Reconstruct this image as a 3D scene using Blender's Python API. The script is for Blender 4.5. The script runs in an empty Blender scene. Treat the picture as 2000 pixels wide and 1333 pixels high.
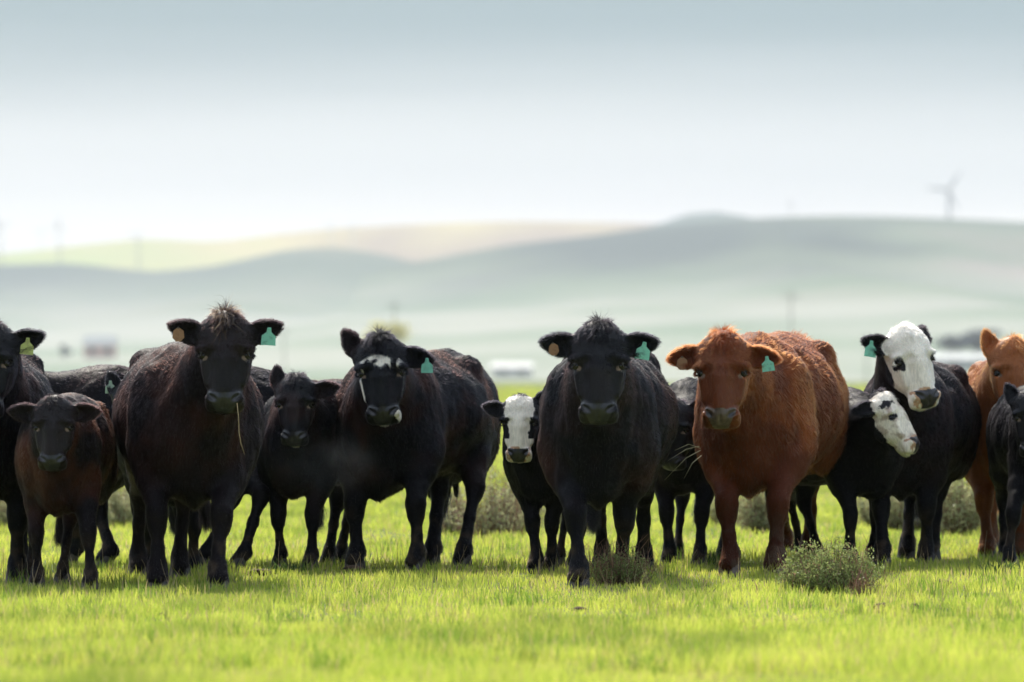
import bpy, math, random
import numpy as np

# ------------------------------------------------------------------ camera, sky, sun, exposure
sc = bpy.context.scene
COL = sc.collection
FPX, CZ, HOR = 11111.0, 1.205, 740.0          # focal length in photo pixels, eye height, horizon row
cam_d = bpy.data.cameras.new('camera'); cam = bpy.data.objects.new('camera', cam_d); COL.objects.link(cam)
cam_d.lens = 200; cam_d.sensor_width = 36; cam_d.clip_start = 0.5; cam_d.clip_end = 40000
cam.location = (0, 0, CZ); cam.rotation_euler = (math.radians(90 + 0.379), 0, 0)
cam_d.dof.use_dof = True; cam_d.dof.focus_distance = 33.6; cam_d.dof.aperture_fstop = 2.8
sc.camera = cam

SUN_EL, SUN_AZ = 46.0, -14.0                   # the sun stands behind the herd, a little to the left
world = bpy.data.worlds.new('World'); sc.world = world; world.use_nodes = True
wn = world.node_tree; wn.nodes.clear()
def N(t, kind, **kw):
    n = t.nodes.new(kind)
    for k, v in kw.items(): setattr(n, k, v)
    return n
def ramp(n, pts):
    e = n.color_ramp.elements
    while len(e) > 1: e.remove(e[-1])
    e[0].position, e[0].color = pts[0][0], (*pts[0][1], 1)
    for p, c in pts[1:]:
        x = e.new(p); x.color = (*c, 1)
sky = N(wn, 'ShaderNodeTexSky', sky_type='NISHITA', sun_disc=False)
sky.sun_elevation = math.radians(SUN_EL); sky.sun_rotation = math.radians(SUN_AZ)
sky.air_density = 1.3; sky.dust_density = 2.5; sky.altitude = 100
tc = N(wn, 'ShaderNodeTexCoord'); sep = N(wn, 'ShaderNodeSeparateXYZ')
wn.links.new(tc.outputs['Generated'], sep.inputs[0])
mp = N(wn, 'ShaderNodeMapping'); mp.inputs['Scale'].default_value = (3, 3, 40)
wn.links.new(tc.outputs['Generated'], mp.inputs[0])
nz = N(wn, 'ShaderNodeTexNoise'); nz.inputs['Scale'].default_value = 1.6; nz.inputs['Detail'].default_value = 3
wn.links.new(mp.outputs[0], nz.inputs['Vector'])
ma = N(wn, 'ShaderNodeMath', operation='MULTIPLY_ADD'); ma.inputs[1].default_value = 0.012; 
wn.links.new(nz.outputs['Fac'], ma.inputs[0]); 
wn.links.new(sep.outputs['Z'], ma.inputs[2])
cr = N(wn, 'ShaderNodeValToRGB'); cr.color_ramp.interpolation = 'EASE'
SKYG = [(0.0, (7.6, 7.4, 7.5)), (0.026, (7.1, 7.0, 7.2)), (0.045, (4.3, 4.8, 5.3)), (0.072, (0.6, 1.6, 2.35)), (0.11, (1.0, 2.0, 2.9)), (0.3, (4.4, 5.2, 6.2)), (1.0, (6.0, 6.8, 8.0))]
ramp(cr, SKYG)
wn.links.new(ma.outputs[0], cr.inputs[0])
mx = N(wn, 'ShaderNodeMix', data_type='RGBA'); mx.inputs['Factor'].default_value = 0.85
wn.links.new(sky.outputs[0], mx.inputs['A']); wn.links.new(cr.outputs[0], mx.inputs['B'])
bg = N(wn, 'ShaderNodeBackground'); bg.inputs['Strength'].default_value = 0.10
wn.links.new(mx.outputs['Result'], bg.inputs['Color'])
wo = N(wn, 'ShaderNodeOutputWorld'); wn.links.new(bg.outputs[0], wo.inputs['Surface'])

sun_d = bpy.data.lights.new('sun', 'SUN'); sun = bpy.data.objects.new('sun', sun_d); COL.objects.link(sun)
sun_d.energy = 3.5; sun_d.angle = math.radians(8); sun_d.color = (1.0, 0.93, 0.82)
sun.rotation_euler = (math.radians(SUN_EL - 90), 0, math.radians(-SUN_AZ))
sun.location = (0, 60, 60)
vs = sc.view_settings
vs.view_transform = 'Standard'; vs.look = 'None'; vs.gamma = 1; vs.exposure = 0.68; vs.use_curve_mapping = False
sc.render.engine = 'CYCLES'
cy = sc.cycles
cy.use_denoising = True; cy.max_bounces = 7; cy.diffuse_bounces = 3; cy.glossy_bounces = 3
cy.transmission_bounces = 5; cy.transparent_max_bounces = 8; cy.volume_bounces = 1
cy.caustics_reflective = False; cy.caustics_refractive = False; cy.sample_clamp_indirect = 6
cy.use_adaptive_sampling = True; cy.adaptive_threshold = 0.02
sc.cycles_curves.shape = 'RIBBONS'
sc.cycles_curves.subdivisions = 2

def at(px, py, Y):                             # photo pixel at a distance -> point
    return np.array([(px - 1000) / FPX * Y, Y, CZ + (HOR - py) / FPX * Y])
def ground(px, py):                            # photo pixel on the ground -> point
    Y = CZ * FPX / (py - HOR)
    return np.array([(px - 1000) / FPX * Y, Y, 0.0])

# ------------------------------------------------------------------ materials
def mat(name):
    m = bpy.data.materials.new(name); m.use_nodes = True
    t = m.node_tree; t.nodes.clear()
    o = N(t, 'ShaderNodeOutputMaterial')
    return m, t, o
def noise_mix(t, c1, c2, scale, detail=4, vec=None, lo=0.35, hi=0.65):
    n = N(t, 'ShaderNodeTexNoise'); n.inputs['Scale'].default_value = scale; n.inputs['Detail'].default_value = detail
    if vec is not None: t.links.new(vec, n.inputs['Vector'])
    r = N(t, 'ShaderNodeValToRGB'); ramp(r, [(lo, c1), (hi, c2)])
    t.links.new(n.outputs['Fac'], r.inputs[0])
    return r.outputs[0], n
def simple(name, c1, c2=None, scale=8.0, rough=0.7, bump=0.0, spec=0.5, sheen=0.0, metallic=0.0):
    m, t, o = mat(name)
    b = N(t, 'ShaderNodeBsdfPrincipled'); b.inputs['Roughness'].default_value = rough
    b.inputs['Specular IOR Level'].default_value = spec; b.inputs['Metallic'].default_value = metallic
    co = N(t, 'ShaderNodeTexCoord')
    col, n = noise_mix(t, c1, c2 or tuple(x * 0.75 for x in c1), scale, vec=co.outputs['Object'])
    t.links.new(col, b.inputs['Base Color'])
    if bump:
        bp = N(t, 'ShaderNodeBump'); bp.inputs['Strength'].default_value = bump; bp.inputs['Distance'].default_value = 0.01
        t.links.new(n.outputs['Fac'], bp.inputs['Height']); t.links.new(bp.outputs[0], b.inputs['Normal'])
    t.links.new(b.outputs[0], o.inputs['Surface'])
    return m

def hide_material():
    m, t, o = mat('cow_hide')
    b = N(t, 'ShaderNodeBsdfPrincipled')
    a = N(t, 'ShaderNodeAttribute', attribute_name='coat_color')
    w = N(t, 'ShaderNodeAttribute', attribute_name='wet')
    co = N(t, 'ShaderNodeTexCoord')
    n = N(t, 'ShaderNodeTexNoise'); n.inputs['Scale'].default_value = 60; n.inputs['Detail'].default_value = 4
    mp = N(t, 'ShaderNodeMapping'); mp.inputs['Scale'].default_value = (1.6, 1.6, 0.35)
    t.links.new(co.outputs['Object'], mp.inputs[0]); t.links.new(mp.outputs[0], n.inputs['Vector'])
    r = N(t, 'ShaderNodeMapRange'); r.inputs['To Min'].default_value = 0.55; r.inputs['To Max'].default_value = 1.35
    t.links.new(n.outputs['Fac'], r.inputs['Value'])
    mul = N(t, 'ShaderNodeMix', data_type='RGBA', blend_type='MULTIPLY'); mul.inputs['Factor'].default_value = 1
    t.links.new(a.outputs['Color'], mul.inputs['A']); t.links.new(r.outputs[0], mul.inputs['B'])
    t.links.new(mul.outputs['Result'], b.inputs['Base Color'])
    rr = N(t, 'ShaderNodeMapRange'); rr.inputs['To Min'].default_value = 0.55; rr.inputs['To Max'].default_value = 0.05
    t.links.new(w.outputs['Fac'], rr.inputs['Value']); t.links.new(rr.outputs[0], b.inputs['Roughness'])
    t.links.new(w.outputs['Fac'], b.inputs['Specular IOR Level'])
    bp = N(t, 'ShaderNodeBump'); bp.inputs['Strength'].default_value = 0.5; bp.inputs['Distance'].default_value = 0.006
    t.links.new(n.outputs['Fac'], bp.inputs['Height']); t.links.new(bp.outputs[0], b.inputs['Normal'])
    t.links.new(b.outputs[0], o.inputs['Surface'])
    return m
def hair_material():
    m, t, o = mat('cow_hair')
    a = N(t, 'ShaderNodeAttribute', attribute_name='coat_color')
    h = N(t, 'ShaderNodeBsdfHairPrincipled', model='CHIANG', parametrization='COLOR')
    h.inputs['Roughness'].default_value = 0.5; h.inputs['Radial Roughness'].default_value = 0.7; h.inputs['IOR'].default_value = 1.25
    h.inputs['Random Roughness'].default_value = 0.2
    t.links.new(a.outputs['Color'], h.inputs['Color'])
    t.links.new(h.outputs[0], o.inputs['Surface'])
    return m
HIDE = hide_material(); HAIR = hair_material()
M_EYE = simple('eye_dark_brown', (0.008, 0.005, 0.004), (0.012, 0.008, 0.006), 30, 0.07, spec=0.5)
M_HOOF = simple('hoof_horn', (0.035, 0.030, 0.028), (0.09, 0.075, 0.06), 25, 0.6, 0.3)
M_HOOFP = simple('hoof_horn_pale', (0.16, 0.12, 0.10), (0.08, 0.06, 0.05), 25, 0.6, 0.3)
def tag_mat(name, c, c2):
    m, t, o = mat(name)
    b = N(t, 'ShaderNodeBsdfPrincipled'); b.inputs['Roughness'].default_value = 0.45
    co = N(t, 'ShaderNodeTexCoord'); col, n = noise_mix(t, c, c2, 35, 5, co.outputs['Object'], 0.5, 0.75)
    tr = N(t, 'ShaderNodeBsdfTranslucent'); ms = N(t, 'ShaderNodeMixShader'); ms.inputs[0].default_value = 0.3
    t.links.new(col, b.inputs['Base Color']); t.links.new(col, tr.inputs['Color'])
    t.links.new(b.outputs[0], ms.inputs[1]); t.links.new(tr.outputs[0], ms.inputs[2]); t.links.new(ms.outputs[0], o.inputs['Surface'])
    return m
TAGM = {'mint': tag_mat('tag_mint_plastic', (0.30, 0.72, 0.56), (0.20, 0.45, 0.34)),
        'yellow': tag_mat('tag_yellow_plastic', (0.62, 0.66, 0.22), (0.5, 0.5, 0.2)),
        'brown': tag_mat('tag_brown_plastic', (0.42, 0.22, 0.11), (0.30, 0.15, 0.08)),
        'pale': tag_mat('tag_pale_plastic', (0.6, 0.75, 0.55), (0.5, 0.6, 0.45))}
M_BUTTON = simple('tag_button_plastic', (0.12, 0.10, 0.08))

# ------------------------------------------------------------------ mesh helpers
def link_mesh(name, co, faces, m, parent=None, smooth=True, fsize=4):
    me = bpy.data.meshes.new(name)
    co = np.asarray(co, np.float32); faces = np.asarray(faces, np.int32)
    me.vertices.add(len(co)); me.vertices.foreach_set('co', co.ravel())
    nf = len(faces); me.loops.add(nf * fsize); me.loops.foreach_set('vertex_index', faces.ravel())
    me.polygons.add(nf); me.polygons.foreach_set('loop_start', np.arange(0, nf * fsize, fsize, dtype=np.int32))
    try: me.polygons.foreach_set('loop_total', np.full(nf, fsize, np.int32))
    except Exception: pass
    me.update(calc_edges=True)
    if smooth: me.polygons.foreach_set('use_smooth', np.ones(nf, bool))
    me.materials.append(m)
    o = bpy.data.objects.new(name, me); COL.objects.link(o)
    if parent is not None: o.parent = parent
    return o
def pydata(name, vs_, fs_, m, parent=None, smooth=False):
    me = bpy.data.meshes.new(name); me.from_pydata([tuple(map(float, v)) for v in vs_], [], [tuple(f) for f in fs_])
    me.update()
    if smooth: me.polygons.foreach_set('use_smooth', np.ones(len(me.polygons), bool))
    me.materials.append(m); o = bpy.data.objects.new(name, me); COL.objects.link(o)
    if parent is not None: o.parent = parent
    return o
def tagit(o, label, cat=None, group=None, kind=None):
    if label: o['label'] = label
    if cat: o['category'] = cat
    if group: o['group'] = group
    if kind: o['kind'] = kind
def nrm(v):
    v = np.asarray(v, float); return v / (np.linalg.norm(v) + 1e-12)
def tube(path, radii, seg=8):
    vs_, fs_ = [], []
    P = [np.asarray(p, float) for p in path]
    up = np.array([0.3, 0.2, 1.0])
    for i, p in enumerate(P):
        d = nrm(P[min(i + 1, len(P) - 1)] - P[max(i - 1, 0)])
        a = np.cross(d, up); a = nrm(a) if np.linalg.norm(a) > 1e-3 else nrm(np.cross(d, (1, 0, 0)))
        b = np.cross(d, a)
        for k in range(seg):
            t = 2 * math.pi * k / seg; vs_.append(p + radii[i] * (a * math.cos(t) + b * math.sin(t)))
    for i in range(len(P) - 1):
        for k in range(seg):
            k2 = (k + 1) % seg; fs_.append((i * seg + k, i * seg + k2, (i + 1) * seg + k2, (i + 1) * seg + k))
    fs_.append(tuple(range(seg))[::-1]); fs_.append(tuple((len(P) - 1) * seg + k for k in range(seg)))
    return vs_, fs_
def sphere(c, r, seg=14, rings=9, sc3=(1, 1, 1)):
    vs_, fs_ = [], []
    for i in range(rings + 1):
        th = math.pi * i / rings
        for k in range(seg):
            ph = 2 * math.pi * k / seg
            vs_.append((c[0] + r * sc3[0] * math.sin(th) * math.cos(ph), c[1] + r * sc3[1] * math.sin(th) * math.sin(ph), c[2] + r * sc3[2] * math.cos(th)))
    for i in range(rings):
        for k in range(seg):
            k2 = (k + 1) % seg; fs_.append((i * seg + k, (i + 1) * seg + k, (i + 1) * seg + k2, i * seg + k2))
    return vs_, fs_
def join_pd(parts):
    vs_, fs_ = [], []
    for v, f in parts:
        o = len(vs_); vs_ += list(v); fs_ += [tuple(i + o for i in q) for q in f]
    return vs_, fs_

# value noise for numpy points
_rng0 = np.random.RandomState(5); _TAB = _rng0.rand(32, 32, 32).astype(np.float32)
def vnoise(p, scale):
    q = np.asarray(p, np.float32) * scale + 100.0
    i = np.floor(q).astype(np.int64); f = q - i; f = f * f * (3 - 2 * f)
    out = 0
    for dx in (0, 1):
        for dy in (0, 1):
            for dz in (0, 1):
                w = (f[..., 0] if dx else 1 - f[..., 0]) * (f[..., 1] if dy else 1 - f[..., 1]) * (f[..., 2] if dz else 1 - f[..., 2])
                out = out + w * _TAB[(i[..., 0] + dx) & 31, (i[..., 1] + dy) & 31, (i[..., 2] + dz) & 31]
    return out
def fbm(p, scale, oct=3):
    s, a, t = 0, 1.0, 0
    for k in range(oct): s = s + a * vnoise(np.asarray(p) + 7.3 * k, scale * 2 ** k); t += a; a *= 0.5
    return s / t

# ------------------------------------------------------------------ signed distance shapes
def smin(a, b, k):
    h = np.maximum(k - np.abs(a - b), 0) / k
    return np.minimum(a, b) - h * h * k * 0.25
def smax(a, b, k): return -smin(-a, -b, k)
def sd_ell(p, c, r, R=None):
    q = p - np.asarray(c, np.float32)
    if R is not None: q = q @ np.asarray(R, np.float32)      # columns of R are the ellipsoid's axes
    r = np.asarray(r, np.float32)
    k0 = np.sqrt(((q / r) ** 2).sum(-1)); k1 = np.sqrt(((q / (r * r)) ** 2).sum(-1)) + 1e-6
    return k0 * (k0 - 1.0) / k1
def sd_cone(p, a, b, r1, r2):                                # capsule whose radius runs from r1 to r2
    a = np.asarray(a, np.float32); b = np.asarray(b, np.float32)
    ba = b - a; t = np.clip(((p - a) @ ba) / (ba @ ba + 1e-9), 0, 1)
    return np.sqrt(((p - a - t[..., None] * ba) ** 2).sum(-1)) - (r1 + (r2 - r1) * t)
def rotz(a):
    c, s = math.cos(a), math.sin(a); return np.array([[c, -s, 0], [s, c, 0], [0, 0, 1.0]])
def rotx(a):
    c, s = math.cos(a), math.sin(a); return np.array([[1, 0, 0], [0, c, -s], [0, s, c.real]]) if False else np.array([[1, 0, 0], [0, c, -s], [0, s, c]])
def roty(a):
    c, s = math.cos(a), math.sin(a); return np.array([[c, 0, s], [0, 1, 0], [-s, 0, c]])

HEAD_AX = np.array([[1, 0, 0], [0, 0, -1], [0, -1, 0]], float)   # columns u (screen right), v (down the face), w (out of the face) at rest

def smooth_mesh_nets(f_eval, xs, ys, zs, margin=0.05):
    nx, ny, nz = len(xs), len(ys), len(zs)
    B = 4
    ix = np.unique(np.append(np.arange(0, nx, B), nx - 1)); iy = np.unique(np.append(np.arange(0, ny, B), ny - 1)); iz = np.unique(np.append(np.arange(0, nz, B), nz - 1))
    G = np.stack(np.meshgrid(xs[ix], ys[iy], zs[iz], indexing='ij'), -1).astype(np.float32)
    dc = f_eval(G.reshape(-1, 3)).reshape(G.shape[:3])
    # a block is active when any corner is close to the surface
    nb = tuple(s - 1 for s in dc.shape)
    mn = np.full(nb, 1e9, np.float32)
    for dx in (0, 1):
        for dy in (0, 1):
            for dz in (0, 1):
                mn = np.minimum(mn, np.abs(dc[dx:dx + nb[0], dy:dy + nb[1], dz:dz + nb[2]]))
    act = mn < margin
    F = np.empty((nx, ny, nz), np.float32)
    jx = np.clip(np.searchsorted(ix, np.arange(nx), side='right') - 1, 0, nb[0] - 1)
    jy = np.clip(np.searchsorted(iy, np.arange(ny), side='right') - 1, 0, nb[1] - 1)
    jz = np.clip(np.searchsorted(iz, np.arange(nz), side='right') - 1, 0, nb[2] - 1)
    F[:] = dc[jx][:, jy][:, :, jz]
    A = act[jx][:, jy][:, :, jz]
    # nodes on a block boundary belong to neighbours too
    A[1:] |= A[:-1]; A[:, 1:] |= A[:, :-1]; A[:, :, 1:] |= A[:, :, :-1]
    I = np.argwhere(A)
    P = np.stack([xs[I[:, 0]], ys[I[:, 1]], zs[I[:, 2]]], -1).astype(np.float32)
    out = np.empty(len(P), np.float32)
    for s in range(0, len(P), 250000): out[s:s + 250000] = f_eval(P[s:s + 250000])
    F[A] = out
    S = F < 0
    c = np.zeros((nx - 1, ny - 1, nz - 1), np.int8)
    for dx in (0, 1):
        for dy in (0, 1):
            for dz in (0, 1):
                c += S[dx:dx + nx - 1, dy:dy + ny - 1, dz:dz + nz - 1]
    cells = np.argwhere((c > 0) & (c < 8))
    idx = np.full((nx - 1, ny - 1, nz - 1), -1, np.int32); idx[cells[:, 0], cells[:, 1], cells[:, 2]] = np.arange(len(cells))
    acc = np.zeros((len(cells), 3)); cnt = np.zeros(len(cells))
    ax = [xs, ys, zs]
    for d in range(3):
        o1, o2 = [a for a in range(3) if a != d]
        for e1 in (0, 1):
            for e2 in (0, 1):
                a = cells.copy(); a[:, o1] += e1; a[:, o2] += e2
                b = a.copy(); b[:, d] += 1
                fa = F[a[:, 0], a[:, 1], a[:, 2]]; fb = F[b[:, 0], b[:, 1], b[:, 2]]
                m = (fa < 0) != (fb < 0)
                t = np.where(m, fa / np.where(m, fa - fb, 1), 0)
                pa = np.stack([ax[k][a[:, k]] for k in range(3)], -1); pb = np.stack([ax[k][b[:, k]] for k in range(3)], -1)
                acc += np.where(m[:, None], pa + t[:, None] * (pb - pa), 0); cnt += m
    V = acc / cnt[:, None]
    faces = []
    for d in range(3):
        o1, o2 = (d + 1) % 3, (d + 2) % 3
        sl_a = [slice(None)] * 3; sl_b = [slice(None)] * 3
        sl_a[d] = slice(0, -1); sl_b[d] = slice(1, None)
        Sa, Sb = S[tuple(sl_a)], S[tuple(sl_b)]
        E = np.argwhere(Sa != Sb)
        E = E[(E[:, o1] > 0) & (E[:, o2] > 0) & (E[:, o1] < len(ax[o1]) - 1) & (E[:, o2] < len(ax[o2]) - 1)]
        q = []
        for e1, e2 in ((1, 1), (0, 1), (0, 0), (1, 0)):
            g = E.copy(); g[:, o1] -= e1; g[:, o2] -= e2
            q.append(idx[g[:, 0], g[:, 1], g[:, 2]])
        q = np.stack(q, -1)
        fl = ~Sa[E[:, 0], E[:, 1], E[:, 2]]
        q[fl] = q[fl][:, ::-1]
        faces.append(q)
    Q = np.concatenate(faces); Q = Q[(Q >= 0).all(1)]
    return V, Q

def axis_grid(lo, hi, flo, fhi, coarse, fine):
    pts = [lo]
    while pts[-1] < hi:
        x = pts[-1]
        d = max(flo - x, x - fhi, 0)
        step = min(coarse, fine + d * 0.25)
        pts.append(x + step)
    return np.array(pts)

# ------------------------------------------------------------------ cattle
COLS = {'black': ((0.0050, 0.0048, 0.0065), (0.036, 0.014, 0.010)),
        'dark_brown': ((0.007, 0.005, 0.006), (0.045, 0.015, 0.009)),
        'red': ((0.062, 0.015, 0.008), (0.20, 0.052, 0.014)),
        'tan': ((0.21, 0.060, 0.018), (0.33, 0.105, 0.030))}

def build_cow(c):
    rs = np.random.RandomState(c['seed'])
    s = c['s']; g = c.get('girth', 1.0); deep = c.get('deep', 1.0); calf = c.get('calf', False); lt = c.get('leg_t', 0.82 if calf else 0.88)
    calf = c.get('calf', False)
    yaw = math.radians(c['yaw'])
    Rz = rotz(yaw); RzT = Rz.T
    P = ground(*c['front']); P = np.array([P[0], P[1], 0.0])
    root = P - Rz @ np.array([0, -0.52 * s, 0])
    loc = lambda w: RzT @ (np.asarray(w, float) - root)
    # ---- head frame
    hs = c['hs']; hy, hp, hr = [math.radians(a) for a in c['head_rot']]
    Rw = rotz(hy) @ rotx(-hp) @ roty(hr)
    HA = RzT @ (Rw @ HEAD_AX)                        # columns: u, v, w in the cow's frame
    poll = loc(at(c['poll'][0], c['poll'][1], root[1] + c['head_dy']))
    poll = poll + HA[:, 1] * 0.005 * hs - HA[:, 2] * 0.03 * hs
    hw = lambda u, v, w: poll + HA @ (np.array([u, v, w], float) * hs)
    # ---- feet
    feet = {}
    dz = 0.0
    for key, dft in (('fl', (-0.17, -0.52)), ('fr', (0.17, -0.52)), ('hl', (-0.16, 0.66)), ('hr', (0.16, 0.66))):
        if c.get(key) is not None:
            f = loc(ground(c[key][0], c[key][1] + 5)); feet[key] = np.array([f[0], f[1]])
        else: feet[key] = np.array(dft) * s
    # ---- torso
    zc = 0.95 * s
    T = []                                            # (fn, k)
    bz = 0.07 * (deep - 1) * s
    def E(cx, cy_, cz_, rx, ry, rz_, k=0.14, R=None): T.append(('e', (cx * s, cy_ * s, cz_ * s), (rx * s, ry * s, rz_ * s), k * s, R))
    def C(a, b, r1, r2, k=0.12): T.append(('c', np.array(a) * s, np.array(b) * s, (r1 * s, r2 * s), k * s, None))
    up = 0.05 if calf else 0.0                        # calves are leggier
    E(0, 0.15, 0.955 + up - 0.2 * (deep - 1), 0.385 * g, 0.65, 0.385 * deep)
    E(0, -0.40, 0.94 + up, 0.275 * g, 0.36, 0.385, 0.07)
    E(0, 0.56, 1.04 + up * .5, 0.275 * (0.5 + g / 2), 0.33, 0.29)
    E(0, -0.66, 0.80 + up, 0.20 * g, 0.22, 0.25)
    E(0, -0.56, 0.595 + up, 0.12, 0.24, 0.125 if not calf else 0.08, 0.14)
    E(0, -0.64, 0.50 + up * 1.5, 0.040, 0.085, 0.070 if not calf else 0.05, 0.05)
    for sx in (-1, 1):
        E(sx * 0.205 * g, -0.47, 0.88 + up, 0.130, 0.22, 0.35, 0.06)
        E(sx * 0.16 * g, -0.62, 0.80 + up, 0.095, 0.13, 0.19, 0.05)
        E(sx * 0.165, 0.62, 0.88 + up * .5, 0.135, 0.27, 0.33, 0.10)
        E(sx * 0.21 * g, 0.38, 1.26, 0.07, 0.08, 0.06, 0.10)
        E(sx * 0.12, 0.80, 1.17, 0.06, 0.06, 0.06, 0.08)
    C((0, -0.42, 1.22), (0, 0.3, 1.23), 0.075, 0.06, 0.16)
    C((0, 0.3, 1.23), (0, 0.76, 1.22), 0.06, 0.07, 0.16)
    if c.get('rump_tuft'): E(0, 0.70, 1.27, 0.05, 0.09, 0.055, 0.05)
    if c.get('udder'):
        E(0, 0.50, 0.62, 0.15, 0.17, 0.12, 0.08)
        for ux, uy in ((-0.06, 0.44), (0.06, 0.44), (-0.06, 0.56), (0.06, 0.56)):
            C((ux, uy, 0.53), (ux * 1.1, uy, 0.44), 0.020, 0.014, 0.02)
    # neck
    nb = hw(0, 0.08, -0.13); th = hw(0, 0.26, -0.17)
    w0 = np.array([0, -0.42, 1.08]) * s; w1 = np.array([0, -0.58, 0.92]) * s; w2 = np.array([0, -0.72, 0.66 + up]) * s
    nk = c.get('neck', 1.0)
    NECK = [(w0, nb, 0.22 * s * nk, 0.115 * hs, 0.16 * s), (w1, (nb + th) / 2, 0.22 * s * nk, 0.105 * hs, 0.14 * s),
            (w2, th * 0.85 + w2 * 0.15, 0.060 * s, 0.065 * hs, 0.09 * s)]
    # ---- legs
    LEGS = []
    hoofs = []
    hind_keys = ('hl', 'hr')
    for key in ('fl', 'fr', 'hl', 'hr'):
        sx = -1 if key[1] == 'l' else 1
        fx, fy = feet[key]; L = []
        j = lambda x, y, z: np.array([x, y, z])
        kn = 0.385 * s; fe = 0.13 * s
        if key[0] == 'f':
            e = j(sx * 0.205 * g * s, -0.47 * s, (0.76 + up) * s)
            k_ = j(fx * 0.78 + e[0] * 0.22, fy * 0.72 + e[1] * 0.28 - 0.03 * s, kn)
            f_ = j(fx, fy + 0.03 * s, fe)
            L = [(e, e * 0.55 + k_ * 0.45, 0.150, 0.112), (e * 0.55 + k_ * 0.45, k_ + j(0, 0, 0.05 * s), 0.108, 0.068), (k_ + j(0, 0, .02 * s), k_ - j(0, 0, .035 * s), 0.070, 0.062),
                 (k_, k_ * 0.35 + f_ * 0.65, 0.055, 0.037), (k_ * 0.35 + f_ * 0.65, f_, 0.037, 0.049), (f_, j(fx, fy - 0.015 * s, 0.062 * s), 0.054, 0.067)]
        else:
            e = j(sx * 0.17 * s, 0.50 * s, 0.80 * s)
            st = j(sx * 0.175 * s * 0.6 + fx * 0.4, 0.50 * s * 0.7 + fy * 0.3, 0.70 * s)
            k_ = j(fx * 0.85 + e[0] * 0.15, fy * 0.75 + 0.62 * s * 0.25 + 0.11 * s, 0.50 * s)
            f_ = j(fx, fy + 0.035 * s, fe)
            L = [(e, st, 0.16, 0.135), (st, k_, 0.13, 0.066), (k_ + j(0, 0, .02 * s), k_ - j(0, 0.01 * s, .05 * s), 0.056, 0.056),
                 (k_, (k_ + f_) / 2, 0.052, 0.039), ((k_ + f_) / 2, f_, 0.039, 0.047), (f_, j(fx, fy - 0.01 * s, 0.062 * s), 0.052, 0.064)]
        kk = 1.0 if calf else 1.0
        LEGS.append([(a, b, r1 * s * lt, r2 * s * lt) for a, b, r1, r2 in L])
        LEGS[-1].append((f_ + j(-0.022 * s, 0.035 * s, -0.02 * s), f_ + j(-0.025 * s, 0.055 * s, -0.035 * s), 0.018 * s, 0.012 * s))
        LEGS[-1].append((f_ + j(0.022 * s, 0.035 * s, -0.02 * s), f_ + j(0.025 * s, 0.055 * s, -0.035 * s), 0.018 * s, 0.012 * s))
        hoofs.append((fx, fy, sx))
    # ---- tail
    tl = c.get('tail'); tx = 1 if c['yaw'] > 0 else -1
    tail = [np.array(q) * s for q in (tl or ((0, 0.80, 1.23), (0.02 * tx, 0.91, 1.12), (0.08 * tx, 0.92, 0.85), (0.11 * tx, 0.88, 0.62)))]
    # ---- ears
    UW = c.get('face_w', 1.13)
    ears = []
    for sx, (el, fw, ro) in zip((-1, 1), c['ears']):
        el, fw, ro = math.radians(el), math.radians(fw), math.radians(ro)
        a = np.array([sx * math.cos(el) * math.cos(fw), -math.sin(el), math.cos(el) * math.sin(fw)])
        c0 = np.array([0, 0.30, 0.95]); c0 = nrm(c0 - a * (a @ c0)); b0 = np.cross(a, c0)
        cc = c0 * math.cos(ro) + b0 * math.sin(ro); bb = np.cross(a, cc)
        ears.append((np.array([sx * 0.108 * UW, 0.080, -0.040]), a, bb, cc))
    ESC = c.get('ear_s', 1.0)
    pollh = c.get('poll_h', 1.0)
    def ear_d(q, e):
        o, a, b, n_ = e
        r = (q - o.astype(np.float32)) / ESC; pa, pb, pc = r @ a.astype(np.float32), r @ b.astype(np.float32), r @ n_.astype(np.float32)
        L = 0.205; t = np.clip(pa / L, 0, 1)
        W = 0.022 + 0.047 * np.clip(np.sin(np.pi * np.clip(t, 0, 1) ** 0.85), 0, 1) ** 0.8 - 0.012 * t
        pc2 = pc - 0.024 * (pb / 0.05) ** 2 + 0.02
        thk = 0.007 + 0.028 * (1 - t) ** 3
        dx = np.abs(pb) - W + 0.010; dy = np.abs(pc2) - thk; da = np.maximum(pa - L + 0.01, -pa - 0.02)
        m = np.maximum
        return (np.sqrt(m(dx, 0) ** 2 + m(dy, 0) ** 2 + m(da, 0) ** 2) + np.minimum(m(m(dx, dy), da), 0) - 0.006) * ESC * 0.8
    cf = 1.0
    ex = 0.117; eye_c = np.array([ex, 0.205, 0.030]); eye_r = 0.0245
    def head_d(q):                                   # q in head units
        q = q * np.array([1 / UW, 1, 1], np.float32)
        d = sd_ell(q, (0, 0.13, -0.005), (0.136, 0.165, 0.105))
        d = smin(d, sd_ell(q, (0, 0.045, -0.005), (0.098, 0.072, 0.078)), 0.06)
        d = smin(d, sd_cone(q, (0, 0.20, 0.022), (0, 0.43, 0.018), 0.084, 0.060), 0.05)
        d = smin(d, sd_cone(q, (0, 0.24, 0.075), (0, 0.40, 0.060), 0.030, 0.024), 0.03)
        d = smin(d, sd_ell(q, (0, 0.33, -0.015), (0.094, 0.15, 0.072)), 0.04)
        d = smin(d, sd_ell(q, (0, 0.462, -0.008), (0.097, 0.064, 0.070)), 0.04)
        d = smin(d, sd_ell(q, (0, 0.0, 0.0), (0.050, 0.045 * pollh, 0.05)), 0.04)
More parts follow.
